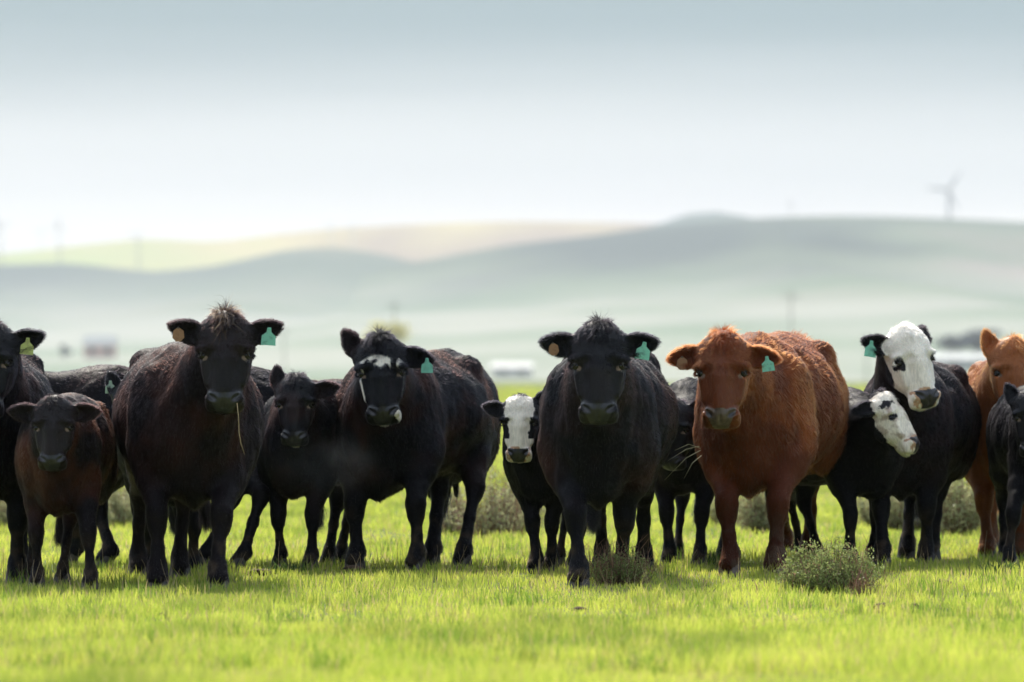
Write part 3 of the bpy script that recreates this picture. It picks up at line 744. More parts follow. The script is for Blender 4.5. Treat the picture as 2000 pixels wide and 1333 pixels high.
CATTLE = [
 dict(seed=4, coat='dark_brown', warm=0.45, s=1.04, yaw=6, girth=1.10, deep=1.10, front=(378, 1147), fl=(308, 1146), fr=(426, 1148), hl=(270, 1122), hr=(352, 1126),
      hs=1.02, head_rot=(0, 12, 0), poll=(440, 622), head_dy=-1.28, ears=((14, 15, 0), (14, 15, 0)), tuft=0.075, poll_h=1.0, tuft_dry=True, shag=1.15, hairs=90000,
      tags=((0, 'brown', 0.15, 0.0, 1.0, 0), (1, 'mint', 0.13, 0.0, 1.15, 4)), 
      label='big black-brown cow with a muddy peaked tuft on its head, brown and mint ear tags'),
 dict(seed=7, coat='black', warm=0.35, s=1.03, yaw=-5, girth=1.02, deep=1.04, front=(1171, 1143), fl=(1130, 1143), fr=(1213, 1136), hl=(1175, 1110), hr=(1257, 1112),
      hs=1.05, head_rot=(-3, 12, 0), poll=(1170, 641), head_dy=-1.25, ears=((4, 10, 0), (4, 10, 0)), tuft=0.05, poll_h=1.0, hairs=90000,
      warm_patch=((-0.25, -0.55, 0.72, 0.22), (0.22, -0.55, 0.66, 0.15)), udder=True,
      tags=((0, 'brown', 0.13, 0.0, 0.9, -6), (1, 'mint', 0.13, 0.0, 1.15, 10)),
      label='glossy black cow with rusty chest standing behind the small dry bush'),
 dict(seed=9, coat='red', warm=1.0, warm_head=0.7, s=1.09, yaw=-14, girth=1.02, deep=1.05, front=(1469, 1122), fl=(1425, 1121), fr=(1513, 1121), hl=(1530, 1082), hr=(1580, 1092),
      hs=1.05, head_rot=(-8, 14, 0), poll=(1412, 660), head_dy=-1.30, ears=((-8, 5, 0), (-8, 5, 0)), tuft=0.06, poll_h=1.0, shag=1.35, hairs=110000, rump_tuft=True, nose=(0.085, 0.058, 0.038),
      tags=((0, 'brown', 0.12, 0.0, 1.0, 0), (1, 'mint', 0.13, 0.0, 1.05, -8)), 
      curl=1.4, label='shaggy red-brown cow with a pale nose standing behind the big green bush'),
 dict(seed=12, coat='black', warm=0.7, s=1.02, yaw=-20, girth=1.04, deep=1.0, front=(752, 1113), fl=(694, 1110), fr=(812, 1112), hl=(842, 1103), hr=(903, 1106),
      hs=1.0, head_rot=(-2, 10, -3), poll=(742, 664), head_dy=-1.22, ears=((58, 0, 0), (-14, 0, 0)), tuft=0.065, poll_h=1.0, face='brow', hairs=90000, udder=True,
      tags=((1, 'mint', 0.17, 0.0, 1.05, 0),),
      label='black cow with a white stripe across its brow and white marks on its muzzle'),
 dict(seed=15, coat='black', warm=0.3, s=0.97, yaw=-14, girth=0.90, deep=1.04, front=(1765, 1103), fl=(1722, 1102), fr=(1808, 1099), hl=(1770, 1090), hr=(1820, 1092),
      hs=0.98, head_rot=(27, 20, -8), poll=(1768, 646), head_dy=-1.1, ears=((22, 10, 0), (40, -25, 0)), tuft=0.03, poll_h=1.0, face='white', hairs=80000, belly_white=True, udder=True,
      nose=(0.020, 0.016, 0.02), nose_rim=(0.55, 0.33, 0.2), tags=((0, 'mint', 0.15, 0.0, 1.2, 8),),
      label='black cow with an all-white face and a black patch round one eye'),
 dict(seed=18, coat='dark_brown', warm=1.3, warm_head=0.12, calf=True, s=0.80, yaw=-2, girth=0.80, front=(114, 1150), fl=(72, 1146), fr=(176, 1148), hl=(60, 1130), hr=(122, 1138),
      hs=0.76, head_rot=(-2, 14, 0), poll=(105, 782), head_dy=-0.92, ears=((2, 10, 0), (2, 10, 0)), ear_s=1.1, tuft=0.02, poll_h=0.9, shag=0.9, hairs=60000,
      label='rusty brown calf with a black face left of the big black-brown cow'),
 dict(seed=21, coat='black', warm=0.5, warm_head=0.8, calf=True, s=0.86, yaw=-20, girth=0.95, front=(584, 1113), fl=(546, 1108), fr=(606, 1110), hl=(640, 1104), hr=(664, 1100),
      hs=0.80, head_rot=(-6, 12, 0), poll=(578, 740), head_dy=-0.95, ears=((76, 0, 0), (10, 0, 0)), ear_s=1.05, tuft=0.05, poll_h=1.0, face='chin', hairs=50000,
      label='black calf with one ear pricked up and a wet white chin'),
 dict(seed=24, coat='black', warm=0.1, warm_head=0.2, calf=True, s=0.80, yaw=-24, girth=0.90, front=(1060, 1118), fl=(1045, 1115), fr=(1074, 1113), hl=(1090, 1105), hr=(1120, 1106),
      hs=0.74, head_rot=(-6, 12, 0), poll=(1015, 780), head_dy=-0.85, ears=((12, 0, 0), (62, 0, 0)), ear_s=1.0, tuft=0.03, poll_h=0.9, face='blaze', hairs=45000, nose_rim=(0.5, 0.3, 0.2),
      label='black calf with a broad white blaze down its face'),
 dict(seed=27, coat='black', warm=0.1, calf=True, s=0.82, yaw=34, girth=0.95, front=(1686, 1106), fl=(1664, 1103), fr=(1708, 1100), hl=(1568, 1090), hr=(1600, 1096),
      hs=0.80, head_rot=(72, 34, 0), poll=(1722, 772), head_dy=-0.80, ears=((25, -55, 0), (20, -55, 0)), tuft=0.04, poll_h=0.9, face='mottled', hairs=45000, nose=(0.020, 0.016, 0.02), nose_rim=(0.5, 0.3, 0.2),
      label='black calf with a mottled white face turned in profile, beside the white-faced cow'),
 dict(seed=30, coat='black', warm=0.4, s=1.02, yaw=3, girth=1.0, deep=1.05, front=(-26, 1142), hs=1.0, head_rot=(-12, 12, 0), poll=(-22, 640), head_dy=-1.2, ears=((8, 5, 0), (14, 10, 0)), tuft=0.05,
      hairs=60000, tags=((1, 'yellow', 0.11, 0.0, 1.1, 6),), label='black cow cut off by the left edge, yellow tag in its ear'),
 dict(seed=33, coat='black', warm=0.15, s=0.95, yaw=-82, girth=0.95, front=(172, 1107), fl=(208, 1106), fr=(140, 1100), hl=(468, 1110), hr=(396, 1108), hs=0.95, head_rot=(-80, 25, 0), poll=(45, 716), head_dy=-0.05,
      ears=((0, 0, 0), (0, 0, 0)), hairs=40000, res=1.3, tail=((0, 0.82, 1.22), (0.0, 0.96, 1.14), (0, 1.04, 0.98), (0, 1.04, 0.6)),
      label='black cow seen from the side behind the rusty brown calf'),
 dict(seed=36, coat='black', warm=0.1, calf=True, s=0.80, yaw=8, front=(335, 1122), hs=0.85, head_rot=(0, 10, 0), poll=(264, 748), head_dy=-0.5, ears=((68, 0, 0), (20, 0, 0)), hairs=20000, res=1.3,
      tags=((0, 'pale', 0.12, 0.02, 0.9, 0),), label='black calf hidden behind the big cow, one raised ear with a pale tag showing'),
 dict(seed=39, coat='black', warm=0.3, calf=True, s=0.86, yaw=-12, girth=0.95, front=(1338, 1103), fl=(1306, 1100), fr=(1366, 1101), hl=(1322, 1092), hr=(1412, 1090), hs=0.80, head_rot=(-32, 5, 0),
      poll=(1316, 790), head_dy=-0.95, ears=((20, 0, 0), (48, 0, 0)), hairs=35000, res=1.2, label='black calf with hidden head between the glossy black cow and the red-brown cow'),
 dict(seed=42, coat='tan', warm=0.8, warm_head=0.8, s=1.0, yaw=-9, girth=1.0, front=(1958, 1090), fl=(1928, 1088), fr=(1990, 1090), hs=0.98, head_rot=(8, 12, 0), poll=(1980, 670), head_dy=-1.15,
      ears=((74, 0, 0), (10, 0, 0)), hairs=50000, tuft=0.04, res=1.15, label='tan cow at the right edge with its ear pricked, standing behind a black calf'),
 dict(seed=45, coat='black', warm=0.05, calf=True, s=0.84, yaw=4, girth=0.84, front=(2050, 1105), fl=(1972, 1103), fr=(2070, 1103), hs=0.78, head_rot=(-4, 12, 0), poll=(2016, 768), head_dy=-0.95,
      ears=((64, 0, 0), (10, 0, 0)), hairs=40000, label='black calf cut off by the right edge, one ear pricked up'),
]

# ------------------------------------------------------------------ land
def ground_material():
    m, t, o = mat('pasture_turf')
    b = N(t, 'ShaderNodeBsdfPrincipled'); b.inputs['Roughness'].default_value = 0.9; b.inputs['Specular IOR Level'].default_value = 0.1
    co = N(t, 'ShaderNodeTexCoord')
    mp1 = N(t, 'ShaderNodeMapping'); mp1.inputs['Scale'].default_value = (1, 0.35, 1); t.links.new(co.outputs['Object'], mp1.inputs[0])
    c1, n1 = noise_mix(t, (0.12, 0.15, 0.05), (0.20, 0.22, 0.08), 0.25, 6, mp1.outputs[0], 0.35, 0.7)
    c2, n2 = noise_mix(t, (0.22, 0.19, 0.11), (0.12, 0.15, 0.05), 2.0, 6, mp1.outputs[0], 0.30, 0.45)
    mxx = N(t, 'ShaderNodeMix', data_type='RGBA'); mxx.inputs['Factor'].default_value = 0.35
    t.links.new(c1, mxx.inputs['A']); t.links.new(c2, mxx.inputs['B'])
    t.links.new(mxx.outputs['Result'], b.inputs['Base Color']); t.links.new(b.outputs[0], o.inputs['Surface'])
    return m
M_GROUND = ground_material()
gx = np.concatenate([-np.geomspace(18000, 12, 20), np.linspace(-11, 11, 23), np.geomspace(12, 18000, 20)])
gy = np.concatenate([np.linspace(-40, 15, 8), np.linspace(18, 80, 60), np.geomspace(84, 26000, 40)])
GX, GY = np.meshgrid(gx, gy, indexing='ij')
GZ = 0.0 * GX + np.where(GY > 80, 0.0, (vnoise(np.stack([GX, GY, 0 * GX], -1), 0.6) - 0.5) * 0.02)
GZ = GZ - 0.004
nX, nY = len(gx), len(gy)
idn = np.arange(nX * nY).reshape(nX, nY)
gq = np.stack([idn[:-1, :-1], idn[1:, :-1], idn[1:, 1:], idn[:-1, 1:]], -1).reshape(-1, 4)
gr = link_mesh('ground', np.stack([GX, GY, GZ], -1).reshape(-1, 3), gq, M_GROUND)
tagit(gr, 'flat green pasture running to the foot of the hills', kind='structure')

def hill_material(name, ca, cb, cc, sc_=0.0014, haze_z=(10.0, 170.0)):
    m, t, o = mat(name)
    b = N(t, 'ShaderNodeBsdfPrincipled'); b.inputs['Roughness'].default_value = 0.95; b.inputs['Specular IOR Level'].default_value = 0.05
    co = N(t, 'ShaderNodeTexCoord'); mp1 = N(t, 'ShaderNodeMapping'); mp1.inputs['Scale'].default_value = (1, 0.4, 2.5)
    t.links.new(co.outputs['Object'], mp1.inputs[0])
    n = N(t, 'ShaderNodeTexNoise'); n.inputs['Scale'].default_value = sc_; n.inputs['Detail'].default_value = 5
    t.links.new(mp1.outputs[0], n.inputs['Vector'])
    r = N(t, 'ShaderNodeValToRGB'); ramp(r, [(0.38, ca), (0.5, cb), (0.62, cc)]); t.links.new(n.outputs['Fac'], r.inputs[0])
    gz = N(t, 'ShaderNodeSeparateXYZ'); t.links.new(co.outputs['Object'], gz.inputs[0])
    az = N(t, 'ShaderNodeMapRange', interpolation_type='SMOOTHSTEP'); az.inputs['From Min'].default_value = haze_z[0]; az.inputs['From Max'].default_value = haze_z[1]
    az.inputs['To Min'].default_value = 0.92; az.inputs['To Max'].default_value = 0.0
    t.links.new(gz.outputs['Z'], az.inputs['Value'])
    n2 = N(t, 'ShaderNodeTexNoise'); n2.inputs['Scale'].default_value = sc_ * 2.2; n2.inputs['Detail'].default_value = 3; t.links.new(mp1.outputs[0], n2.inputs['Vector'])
    r2 = N(t, 'ShaderNodeValToRGB'); ramp(r2, [(0.38, (0.22, 0.28, 0.20)), (0.60, (0.42, 0.42, 0.36))]); t.links.new(n2.outputs['Fac'], r2.inputs[0])  # pale grass low down, with valley haze painted into its colour
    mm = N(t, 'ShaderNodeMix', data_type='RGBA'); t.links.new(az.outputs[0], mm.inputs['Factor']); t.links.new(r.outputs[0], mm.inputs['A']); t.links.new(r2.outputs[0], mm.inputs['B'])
    t.links.new(mm.outputs['Result'], b.inputs['Base Color']); t.links.new(b.outputs[0], o.inputs['Surface'])
    return m
def hill(name, crest, Y, y_foot, m, label, spur=0.18, seed=0, xlim=None, foot_px=738):
    """a range whose crest passes through the given photo points at distance Y; it slopes to the plain at y_foot"""
    xs_ = np.array([c[0] for c in crest], float); zs_ = np.array([CZ + (HOR - c[1]) / FPX * Y for c in crest])
    X = (np.linspace(xs_[0], xs_[-1], 160) - 1000) / FPX * Y
    # smooth crest through a cosine blend
    Xc = (xs_ - 1000) / FPX * Y
    Z = np.interp(X, Xc, zs_)
    for _ in range(6): Z[1:-1] = (Z[:-2] + 2 * Z[1:-1] + Z[2:]) / 4
    t = np.concatenate([np.linspace(0, 1, 60), np.linspace(1.03, 1.6, 20)])
    XX, TT = np.meshgrid(X, t, indexing='ij'); YY = y_foot + (Y - y_foot) * TT
    prof = np.where(TT <= 1, np.clip(TT, 0, 1) ** 1.15, np.cos(np.clip((TT - 1) / 0.6, 0, 1) * math.pi / 2) ** 1.0)
    # spurs run down from the crest
    nn = fbm(np.stack([XX / Y * 14 + seed, TT * 1.3 + seed, 0 * XX + seed], -1), 1.0, 3) - 0.5
    env = np.clip(TT, 0, 1) * np.clip(1.0 - TT, 0, 1) * 4
    gl = np.clip(0.5 + 2.2 * nn, 0, 1); gl2 = np.abs(fbm(np.stack([XX / Y * 34 + seed, TT * 2.2 + seed, 0 * XX], -1), 1.0, 2) - 0.5) * 2
    ZZ = Z[:, None] * prof * (1 - 0.45 * spur * (0.7 * gl + 0.5 * gl2) * np.clip(env, 0, 1)) - 0.3 * (1 - np.clip(TT * 8, 0, 1))
    # broaden with distance so that the sheet stays under the same rays
    idn = np.arange(XX.size).reshape(XX.shape)
    q = np.stack([idn[:-1, :-1], idn[1:, :-1], idn[1:, 1:], idn[:-1, 1:]], -1).reshape(-1, 4)
    o = link_mesh(name, np.stack([XX, YY, ZZ], -1).reshape(-1, 3), q, m)
    tagit(o, label, kind='structure')
    return o
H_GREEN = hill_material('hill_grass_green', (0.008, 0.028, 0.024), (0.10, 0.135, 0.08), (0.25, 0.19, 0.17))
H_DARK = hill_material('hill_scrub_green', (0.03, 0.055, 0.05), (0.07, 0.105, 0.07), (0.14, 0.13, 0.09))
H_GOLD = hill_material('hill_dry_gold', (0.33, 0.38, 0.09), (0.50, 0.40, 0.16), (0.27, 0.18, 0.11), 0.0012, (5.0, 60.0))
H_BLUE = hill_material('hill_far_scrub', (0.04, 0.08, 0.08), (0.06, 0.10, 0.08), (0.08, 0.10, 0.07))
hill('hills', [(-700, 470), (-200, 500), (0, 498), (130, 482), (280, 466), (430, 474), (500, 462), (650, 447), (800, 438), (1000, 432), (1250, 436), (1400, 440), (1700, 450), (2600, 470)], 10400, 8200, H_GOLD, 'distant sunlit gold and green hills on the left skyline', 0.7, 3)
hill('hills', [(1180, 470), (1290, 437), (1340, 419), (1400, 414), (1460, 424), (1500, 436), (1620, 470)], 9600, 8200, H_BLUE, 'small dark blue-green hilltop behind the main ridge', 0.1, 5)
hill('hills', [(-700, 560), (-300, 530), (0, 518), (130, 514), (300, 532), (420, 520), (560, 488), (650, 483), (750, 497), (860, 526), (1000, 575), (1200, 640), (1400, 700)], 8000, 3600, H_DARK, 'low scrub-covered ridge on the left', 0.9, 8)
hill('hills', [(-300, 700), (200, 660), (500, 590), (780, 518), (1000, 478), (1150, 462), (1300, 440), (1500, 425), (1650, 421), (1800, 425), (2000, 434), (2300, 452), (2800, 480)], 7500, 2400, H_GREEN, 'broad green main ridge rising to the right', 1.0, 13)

# ------------------------------------------------------------------ air
bm_v = [(-19000, -80, -1.5), (19000, -80, -1.5), (19000, 27000, -1.5), (-19000, 27000, -1.5)]
bm_v += [(x, y, 330) for x, y, z in bm_v]
M_HAZE, t_, o_ = mat('haze_air'); pv = N(t_, 'ShaderNodeVolumePrincipled')
pv.inputs['Anisotropy'].default_value = 0.08; pv.inputs['Color'].default_value = (0.88, 0.91, 1.0, 1); pv.inputs['Density'].default_value = 0.000072
t_.links.new(pv.outputs[0], o_.inputs['Volume'])
hz = pydata('haze', bm_v, [(0, 3, 2, 1), (4, 5, 6, 7), (0, 1, 5, 4), (1, 2, 6, 5), (2, 3, 7, 6), (3, 0, 4, 7)], M_HAZE)
tagit(hz, 'pale morning haze over the pasture and hills', kind='stuff')

# ------------------------------------------------------------------ grass
def leaf_material(name, attr, trans=0.55, rough=0.5):
    m, t, o = mat(name)
    a = N(t, 'ShaderNodeAttribute', attribute_name=attr)
    b = N(t, 'ShaderNodeBsdfPrincipled'); b.inputs['Roughness'].default_value = rough; b.inputs['Specular IOR Level'].default_value = 0.3
    tr = N(t, 'ShaderNodeBsdfTranslucent'); ms = N(t, 'ShaderNodeMixShader'); ms.inputs[0].default_value = trans
    t.links.new(a.outputs['Color'], b.inputs['Base Color']); t.links.new(a.outputs['Color'], tr.inputs['Color'])
    t.links.new(b.outputs[0], ms.inputs[1]); t.links.new(tr.outputs[0], ms.inputs[2]); t.links.new(ms.outputs[0], o.inputs['Surface'])
    return m
M_LEAF = leaf_material('grass_blade', 'leaf_color')
M_TWIG = leaf_material('dry_stalk', 'leaf_color', 0.1, 0.8)

def blades(name, base, height, width, color, m, label, parent=None, lean=0.35, seed=1, kind='stuff', tri=True):
    rs = np.random.RandomState(seed); n = len(base)
    az = rs.rand(n) * 2 * math.pi; dirv = np.stack([np.cos(az), np.sin(az), 0 * az], -1)
    ln = (rs.rand(n) * lean * 1.6)[:, None] * height[:, None]
    fa = rs.randn(n) * 0.7; side = np.stack([np.cos(fa), np.sin(fa), 0 * fa], -1) * width[:, None] * 0.5   # mostly broadside to the viewer's half
    h = height[:, None] * np.array([0, 0, 1.0])
    b = base; m1 = b + h * 0.55 + dirv * ln * 0.30; tp = b + h * 0.97 + dirv * ln
    V_ = np.stack([b - side, b + side, m1 + side * 0.8, m1 - side * 0.8, tp], 1).reshape(-1, 3)
    o5 = (np.arange(n) * 5)[:, None]
    F = np.concatenate([o5 + np.array([[0, 1, 2]]), o5 + np.array([[0, 2, 3]]), o5 + np.array([[3, 2, 4]])])
    ob = link_mesh(name, V_, F, m, parent, False, 3)
    at_ = ob.data.attributes.new('leaf_color', 'FLOAT_COLOR', 'POINT')
    at_.data.foreach_set('color', np.repeat(np.concatenate([color, np.ones((n, 1))], 1), 5, axis=0).astype(np.float32).ravel())
    if label: tagit(ob, label, kind=kind)
    elif kind: ob['kind'] = kind
    return ob
rs = np.random.RandomState(77)
NB = 340000
# density falls with distance so that blades cover the picture evenly
u = rs.rand(NB); y0, y1 = 20.5, 900.0
Yb = 1.0 / (1 / y0 + u ** 0.85 * (1 / y1 - 1 / y0))
Xb = (rs.rand(NB) * 2 - 1) * (Yb * 0.096 + 0.6)
pb = np.stack([Xb, Yb, 0 * Xb], -1)
pn = fbm(pb, 2.2, 3); pn2 = fbm(pb + 31, 4.5, 2); pn3 = fbm(pb * np.array([1, .45, 1]) + 71, 1.7, 3)
hgt = (0.022 + 0.050 * np.clip((pn - 0.38) * 2.6, 0, 1)) * (0.6 + 0.8 * rs.rand(NB)) * (1 + 0.5 * (Yb < 29) * np.clip((29 - Yb) / 5, 0, 1)) * (1 + np.clip((Yb - 40) / 60, 0, 5))
wid = (0.0040 + 0.0022 * rs.rand(NB)) * (Yb / 30) ** 1.1
g1, g2, g3, dry = np.array([0.43, 0.54, 0.075]), np.array([0.80, 0.81, 0.15]), np.array([0.16, 0.22, 0.05]), np.array([0.60, 0.48, 0.22])
k1 = np.clip((pn2 - 0.3) * 2 + 0.25 * rs.randn(NB), 0, 1)[:, None]
colb = g1 + (g2 - g1) * k1
k2 = np.clip((0.47 - pn3) * 6, 0, 0.45)[:, None]; colb = colb * (1 - k2) + g3 * k2
dm = rs.rand(NB) < (0.05 + 0.20 * np.clip((pn3 - 0.5) * 4, 0, 1)); colb[dm] = dry * (0.7 + 0.5 * rs.rand(dm.sum(), 1))
nt = 900; ty = 1 / (1 / 23.0 + rs.rand(nt) * (1 / 60 - 1 / 23.0)); tx_ = (rs.rand(nt) * 2 - 1) * ty * 0.097
kk_ = vnoise(np.stack([tx_, ty, 0 * tx_], -1), 0.7) > 0.42; tx_, ty = tx_[kk_], ty[kk_]; nt = len(ty)
ts_ = 0.03 + 0.05 * rs.rand(nt); th_ = 0.07 + 0.06 * rs.rand(nt); tc_ = rs.rand(nt)
ti = np.repeat(np.arange(nt), 34); m_ = len(ti)
tb2 = np.stack([tx_[ti] + rs.randn(m_) * ts_[ti], ty[ti] + rs.randn(m_) * ts_[ti], 0 * ty[ti]], -1)
tcol = np.where((tc_ < 0.6)[ti][:, None], np.array([0.22, 0.34, 0.045]), np.array([0.55, 0.58, 0.10])) * (0.7 + 0.6 * rs.rand(m_, 1))
tcol[rs.rand(m_) < 0.12] = dry
pb = np.concatenate([pb, tb2]); hgt = np.concatenate([hgt, th_[ti] * (0.4 + 0.7 * rs.rand(m_))]); wid = np.concatenate([wid, np.full(m_, 0.0045)]); colb = np.concatenate([colb, tcol])
blades('grass', pb, hgt, wid, colb, M_LEAF, 'short bright green pasture grass', seed=2)


def color_attr(ob, col):
    at_ = ob.data.attributes.new('leaf_color', 'FLOAT_COLOR', 'POINT')
    at_.data.foreach_set('color', np.concatenate([col, np.ones((len(col), 1))], 1).astype(np.float32).ravel())
def strips(paths, width):                            # thin two-sided stalks: crossed ribbons along poly-lines (n, k, 3)
    n, k, _ = paths.shape; V_ = []; F_ = []
    for d in (0, 1):
        side = np.zeros((n, 1, 3)); side[:, 0, d] = 1
        w = (width[:, None] * np.linspace(1, 0.35, k)[None])[:, :, None] * 0.5
        A, B = paths - side * w, paths + side * w
        V_.append(np.stack([A, B], 2).reshape(n, -1, 3))
    V = np.concatenate(V_, 1)                        # n, 4k, 3
    o = (np.arange(n) * 4 * k)[:, None]
    for d in (0, 1):
        for i in range(k - 1):
            b = d * 2 * k + 2 * i; F_.append(o + np.array([[b, b + 1, b + 3, b + 2]]))
    return V.reshape(-1, 3), np.concatenate(F_)
def bush(px, py, w_px, h_px, label, seed, green=(0.15, 0.20, 0.055), pale=(0.46, 0.52, 0.20), twig=(0.20, 0.13, 0.085), sprigs=260, leaves=30, dry=60, leafy=1.0, leaf=0.011):
    rs = np.random.RandomState(seed); p = ground(px, py); Y = p[1]
    W, H = w_px / FPX * Y / 2, h_px / FPX * Y
    root = bpy.data.objects.new('bush', None); COL.objects.link(root); root.location = p
    tagit(root, label, 'bush', 'low scrub bushes in the pasture')
    n = sprigs; K = 6
    az = rs.rand(n) * 2 * math.pi; sp = rs.rand(n) ** 0.6
    lump = 0.55 + 0.9 * vnoise(np.stack([np.cos(az) * 1.3, np.sin(az) * 1.3, 0 * az + seed], -1), 1.3)
    end = np.stack([np.cos(az) * sp * W * lump, np.sin(az) * sp * W * 0.8 * lump, H * lump * np.sqrt(np.clip(1 - (sp * 0.92) ** 2, 0, 1)) * (0.50 + 0.60 * rs.rand(n))], -1)
    t = np.linspace(0, 1, K)[None, :, None]
    base = end * np.array([0.45, 0.45, 0]) ; mid = end * np.array([0.95, 0.95, 0.45])
    paths = base[:, None] * (1 - t) ** 2 + 2 * mid[:, None] * t * (1 - t) + end[:, None] * t ** 2
    paths += rs.randn(n, K, 3) * 0.02 * W * t
    V_, F_ = strips(paths, np.full(n, 0.004 + W * 0.004))
    so = link_mesh('stems', V_, F_, M_TWIG, root, False); so['kind'] = 'stuff'
    color_attr(so, np.repeat(np.array(twig)[None] * (0.6 + 0.8 * rs.rand(n, 1)), 4 * K, axis=0))
    # leaves, denser towards the ends of the sprigs
    m = int(n * leaves * leafy)
    si = rs.randint(0, n, m); tt = 1 - rs.rand(m) ** 1.6 * 0.75
    f = tt * (K - 1); i0 = np.clip(f.astype(int), 0, K - 2); fr = (f - i0)[:, None]
    c = paths[si, i0] * (1 - fr) + paths[si, i0 + 1] * fr + rs.randn(m, 3) * (0.010 + 0.02 * W)
    c[:, 2] = np.maximum(c[:, 2], 0.004)
    d = rs.randn(m, 3) + np.array([0, 0, 0.9]); d /= np.linalg.norm(d, axis=1, keepdims=True)
    sd = np.cross(d, rs.randn(m, 3)); sd /= np.linalg.norm(sd, axis=1, keepdims=True)
    L = (leaf * (0.6 + 0.9 * rs.rand(m)) * (1 + W * 0.8))[:, None]
    V_ = np.stack([c, c + d * L * 0.5 + sd * L * 0.28, c + d * L, c + d * L * 0.5 - sd * L * 0.28], 1).reshape(-1, 3)
    F_ = (np.arange(m) * 4)[:, None] + np.array([[0, 1, 2, 3]])
    fo = link_mesh('foliage', V_, F_, M_LEAF, root, False); fo['kind'] = 'stuff'
    sprigc = rs.rand(n)[si][:, None] * 0.7 + 0.3 * rs.rand(m, 1)
    colr = np.array(green) + (np.array(pale) - np.array(green)) * sprigc
    br = rs.rand(m) < 0.12; colr[br] = np.array(twig) * 1.4
    color_attr(fo, np.repeat(colr, 4, axis=0))
    if dry:
        az = rs.rand(dry) * 2 * math.pi; sp = rs.rand(dry) ** 0.5
        b0 = np.stack([np.cos(az) * sp * W * 0.9, np.sin(az) * sp * W * 0.6, 0 * az], -1)
        e0 = b0 * 1.25 + np.stack([rs.randn(dry) * 0.04, rs.randn(dry) * 0.04, H * (0.55 + 0.8 * rs.rand(dry))], -1)
        t5 = np.linspace(0, 1, 5)[None, :, None]
        P_ = b0[:, None] * (1 - t5) + e0[:, None] * t5 + rs.randn(dry, 5, 3) * 0.008
        # side twigs
        q = rs.randint(0, dry, dry * 2); k_ = rs.randint(2, 5, dry * 2); s0 = P_[q, k_]
        s1 = s0 + np.stack([rs.randn(dry * 2) * 0.03, rs.randn(dry * 2) * 0.03, 0.015 + 0.05 * rs.rand(dry * 2)], -1)
        S_ = s0[:, None] * (1 - t5) + s1[:, None] * t5
        P_ = np.concatenate([P_, S_])
        V_, F_ = strips(P_, np.full(len(P_), 0.0035))
        do = link_mesh('dry_twigs', V_, F_, M_TWIG, root, False); do['kind'] = 'stuff'
        color_attr(do, np.repeat(np.array((0.30, 0.17, 0.12))[None] * (0.6 + 0.9 * rs.rand(len(P_), 1)), 20, axis=0))
    return root
bush(1612, 1160, 176, 82, 'round grey-green bush in front of the red-brown cow', 3, sprigs=460, leaves=36, dry=40)
bush(1208, 1143, 130, 64, 'small half-dry twiggy bush at the feet of the glossy black cow', 5, sprigs=130, leaves=28, dry=90, leafy=1.0)
bush(1688, 1166, 60, 36, 'low dry brown twig tuft beside the round green bush', 6, sprigs=30, leaves=10, dry=45, leafy=0.5)
GB, PB = (0.28, 0.31, 0.15), (0.58, 0.56, 0.32)
for k, (x, y, w, h, lab, kw) in enumerate([
    (962, 1052, 150, 120, 'twiggy brown-green bush between the brow-striped cow and the blazed calf', dict(leafy=.55, dry=110, twig=(.26, .19, .15))),
    (884, 1046, 70, 70, 'small twiggy bush behind the hind legs of the brow-striped cow', dict(leafy=.5, dry=60, twig=(.26, .19, .15))),
    (1868, 1048, 130, 125, 'large olive bush right of the white-faced cow', dict(leafy=1.1, dry=30)),
    (1915, 1038, 90, 95, 'olive bush behind the tan cow at the right', dict(leafy=1.0, dry=30)),
    (1760, 1036, 110, 85, 'olive bush seen between the legs of the white-faced cow', dict(leafy=.9, dry=20)),
    (1486, 1042, 100, 95, 'olive bush seen between the legs of the red-brown cow', dict(leafy=.9, dry=20)),
    (1420, 1028, 80, 70, 'blurred bush behind the chest of the red-brown cow', dict(leafy=.9, dry=10)),
    (214, 1030, 100, 75, 'blurred bush behind the raised hoof left of the big cow', dict(leafy=.9, dry=20)),
    (30, 1036, 90, 75, 'blurred bush at the left edge behind the calf', dict(leafy=.8, dry=20)),
    (1008, 1040, 110, 95, 'loose twiggy bush behind the blazed calf', dict(leafy=.5, dry=90, twig=(.26, .19, .15))),
    (1828, 1036, 120, 110, 'tall loose olive bush just right of the white-faced cow\'s hind leg', dict(leafy=.9, dry=40)),
    (1716, 1030, 100, 75, 'low olive bush behind the front leg of the white-faced cow', dict(leafy=.9, dry=20)),
    (1970, 1034, 110, 105, 'tall olive bush at the right edge behind the black calf', dict(leafy=.9, dry=30)),
    (246, 1024, 90, 60, 'low blurred bush left of the big cow\'s hind leg', dict(leafy=.8, dry=20)),
    (176, 1034, 80, 80, 'blurred bush right of the rusty brown calf', dict(leafy=.8, dry=20)),
    (1120, 1034, 80, 60, 'blurred bush behind the front legs of the glossy black cow', dict(leafy=.7, dry=30))]):
    bush(x, y, w, h, lab, 20 + k, green=GB, pale=PB, sprigs=170, leaves=26, leaf=0.02, **kw)

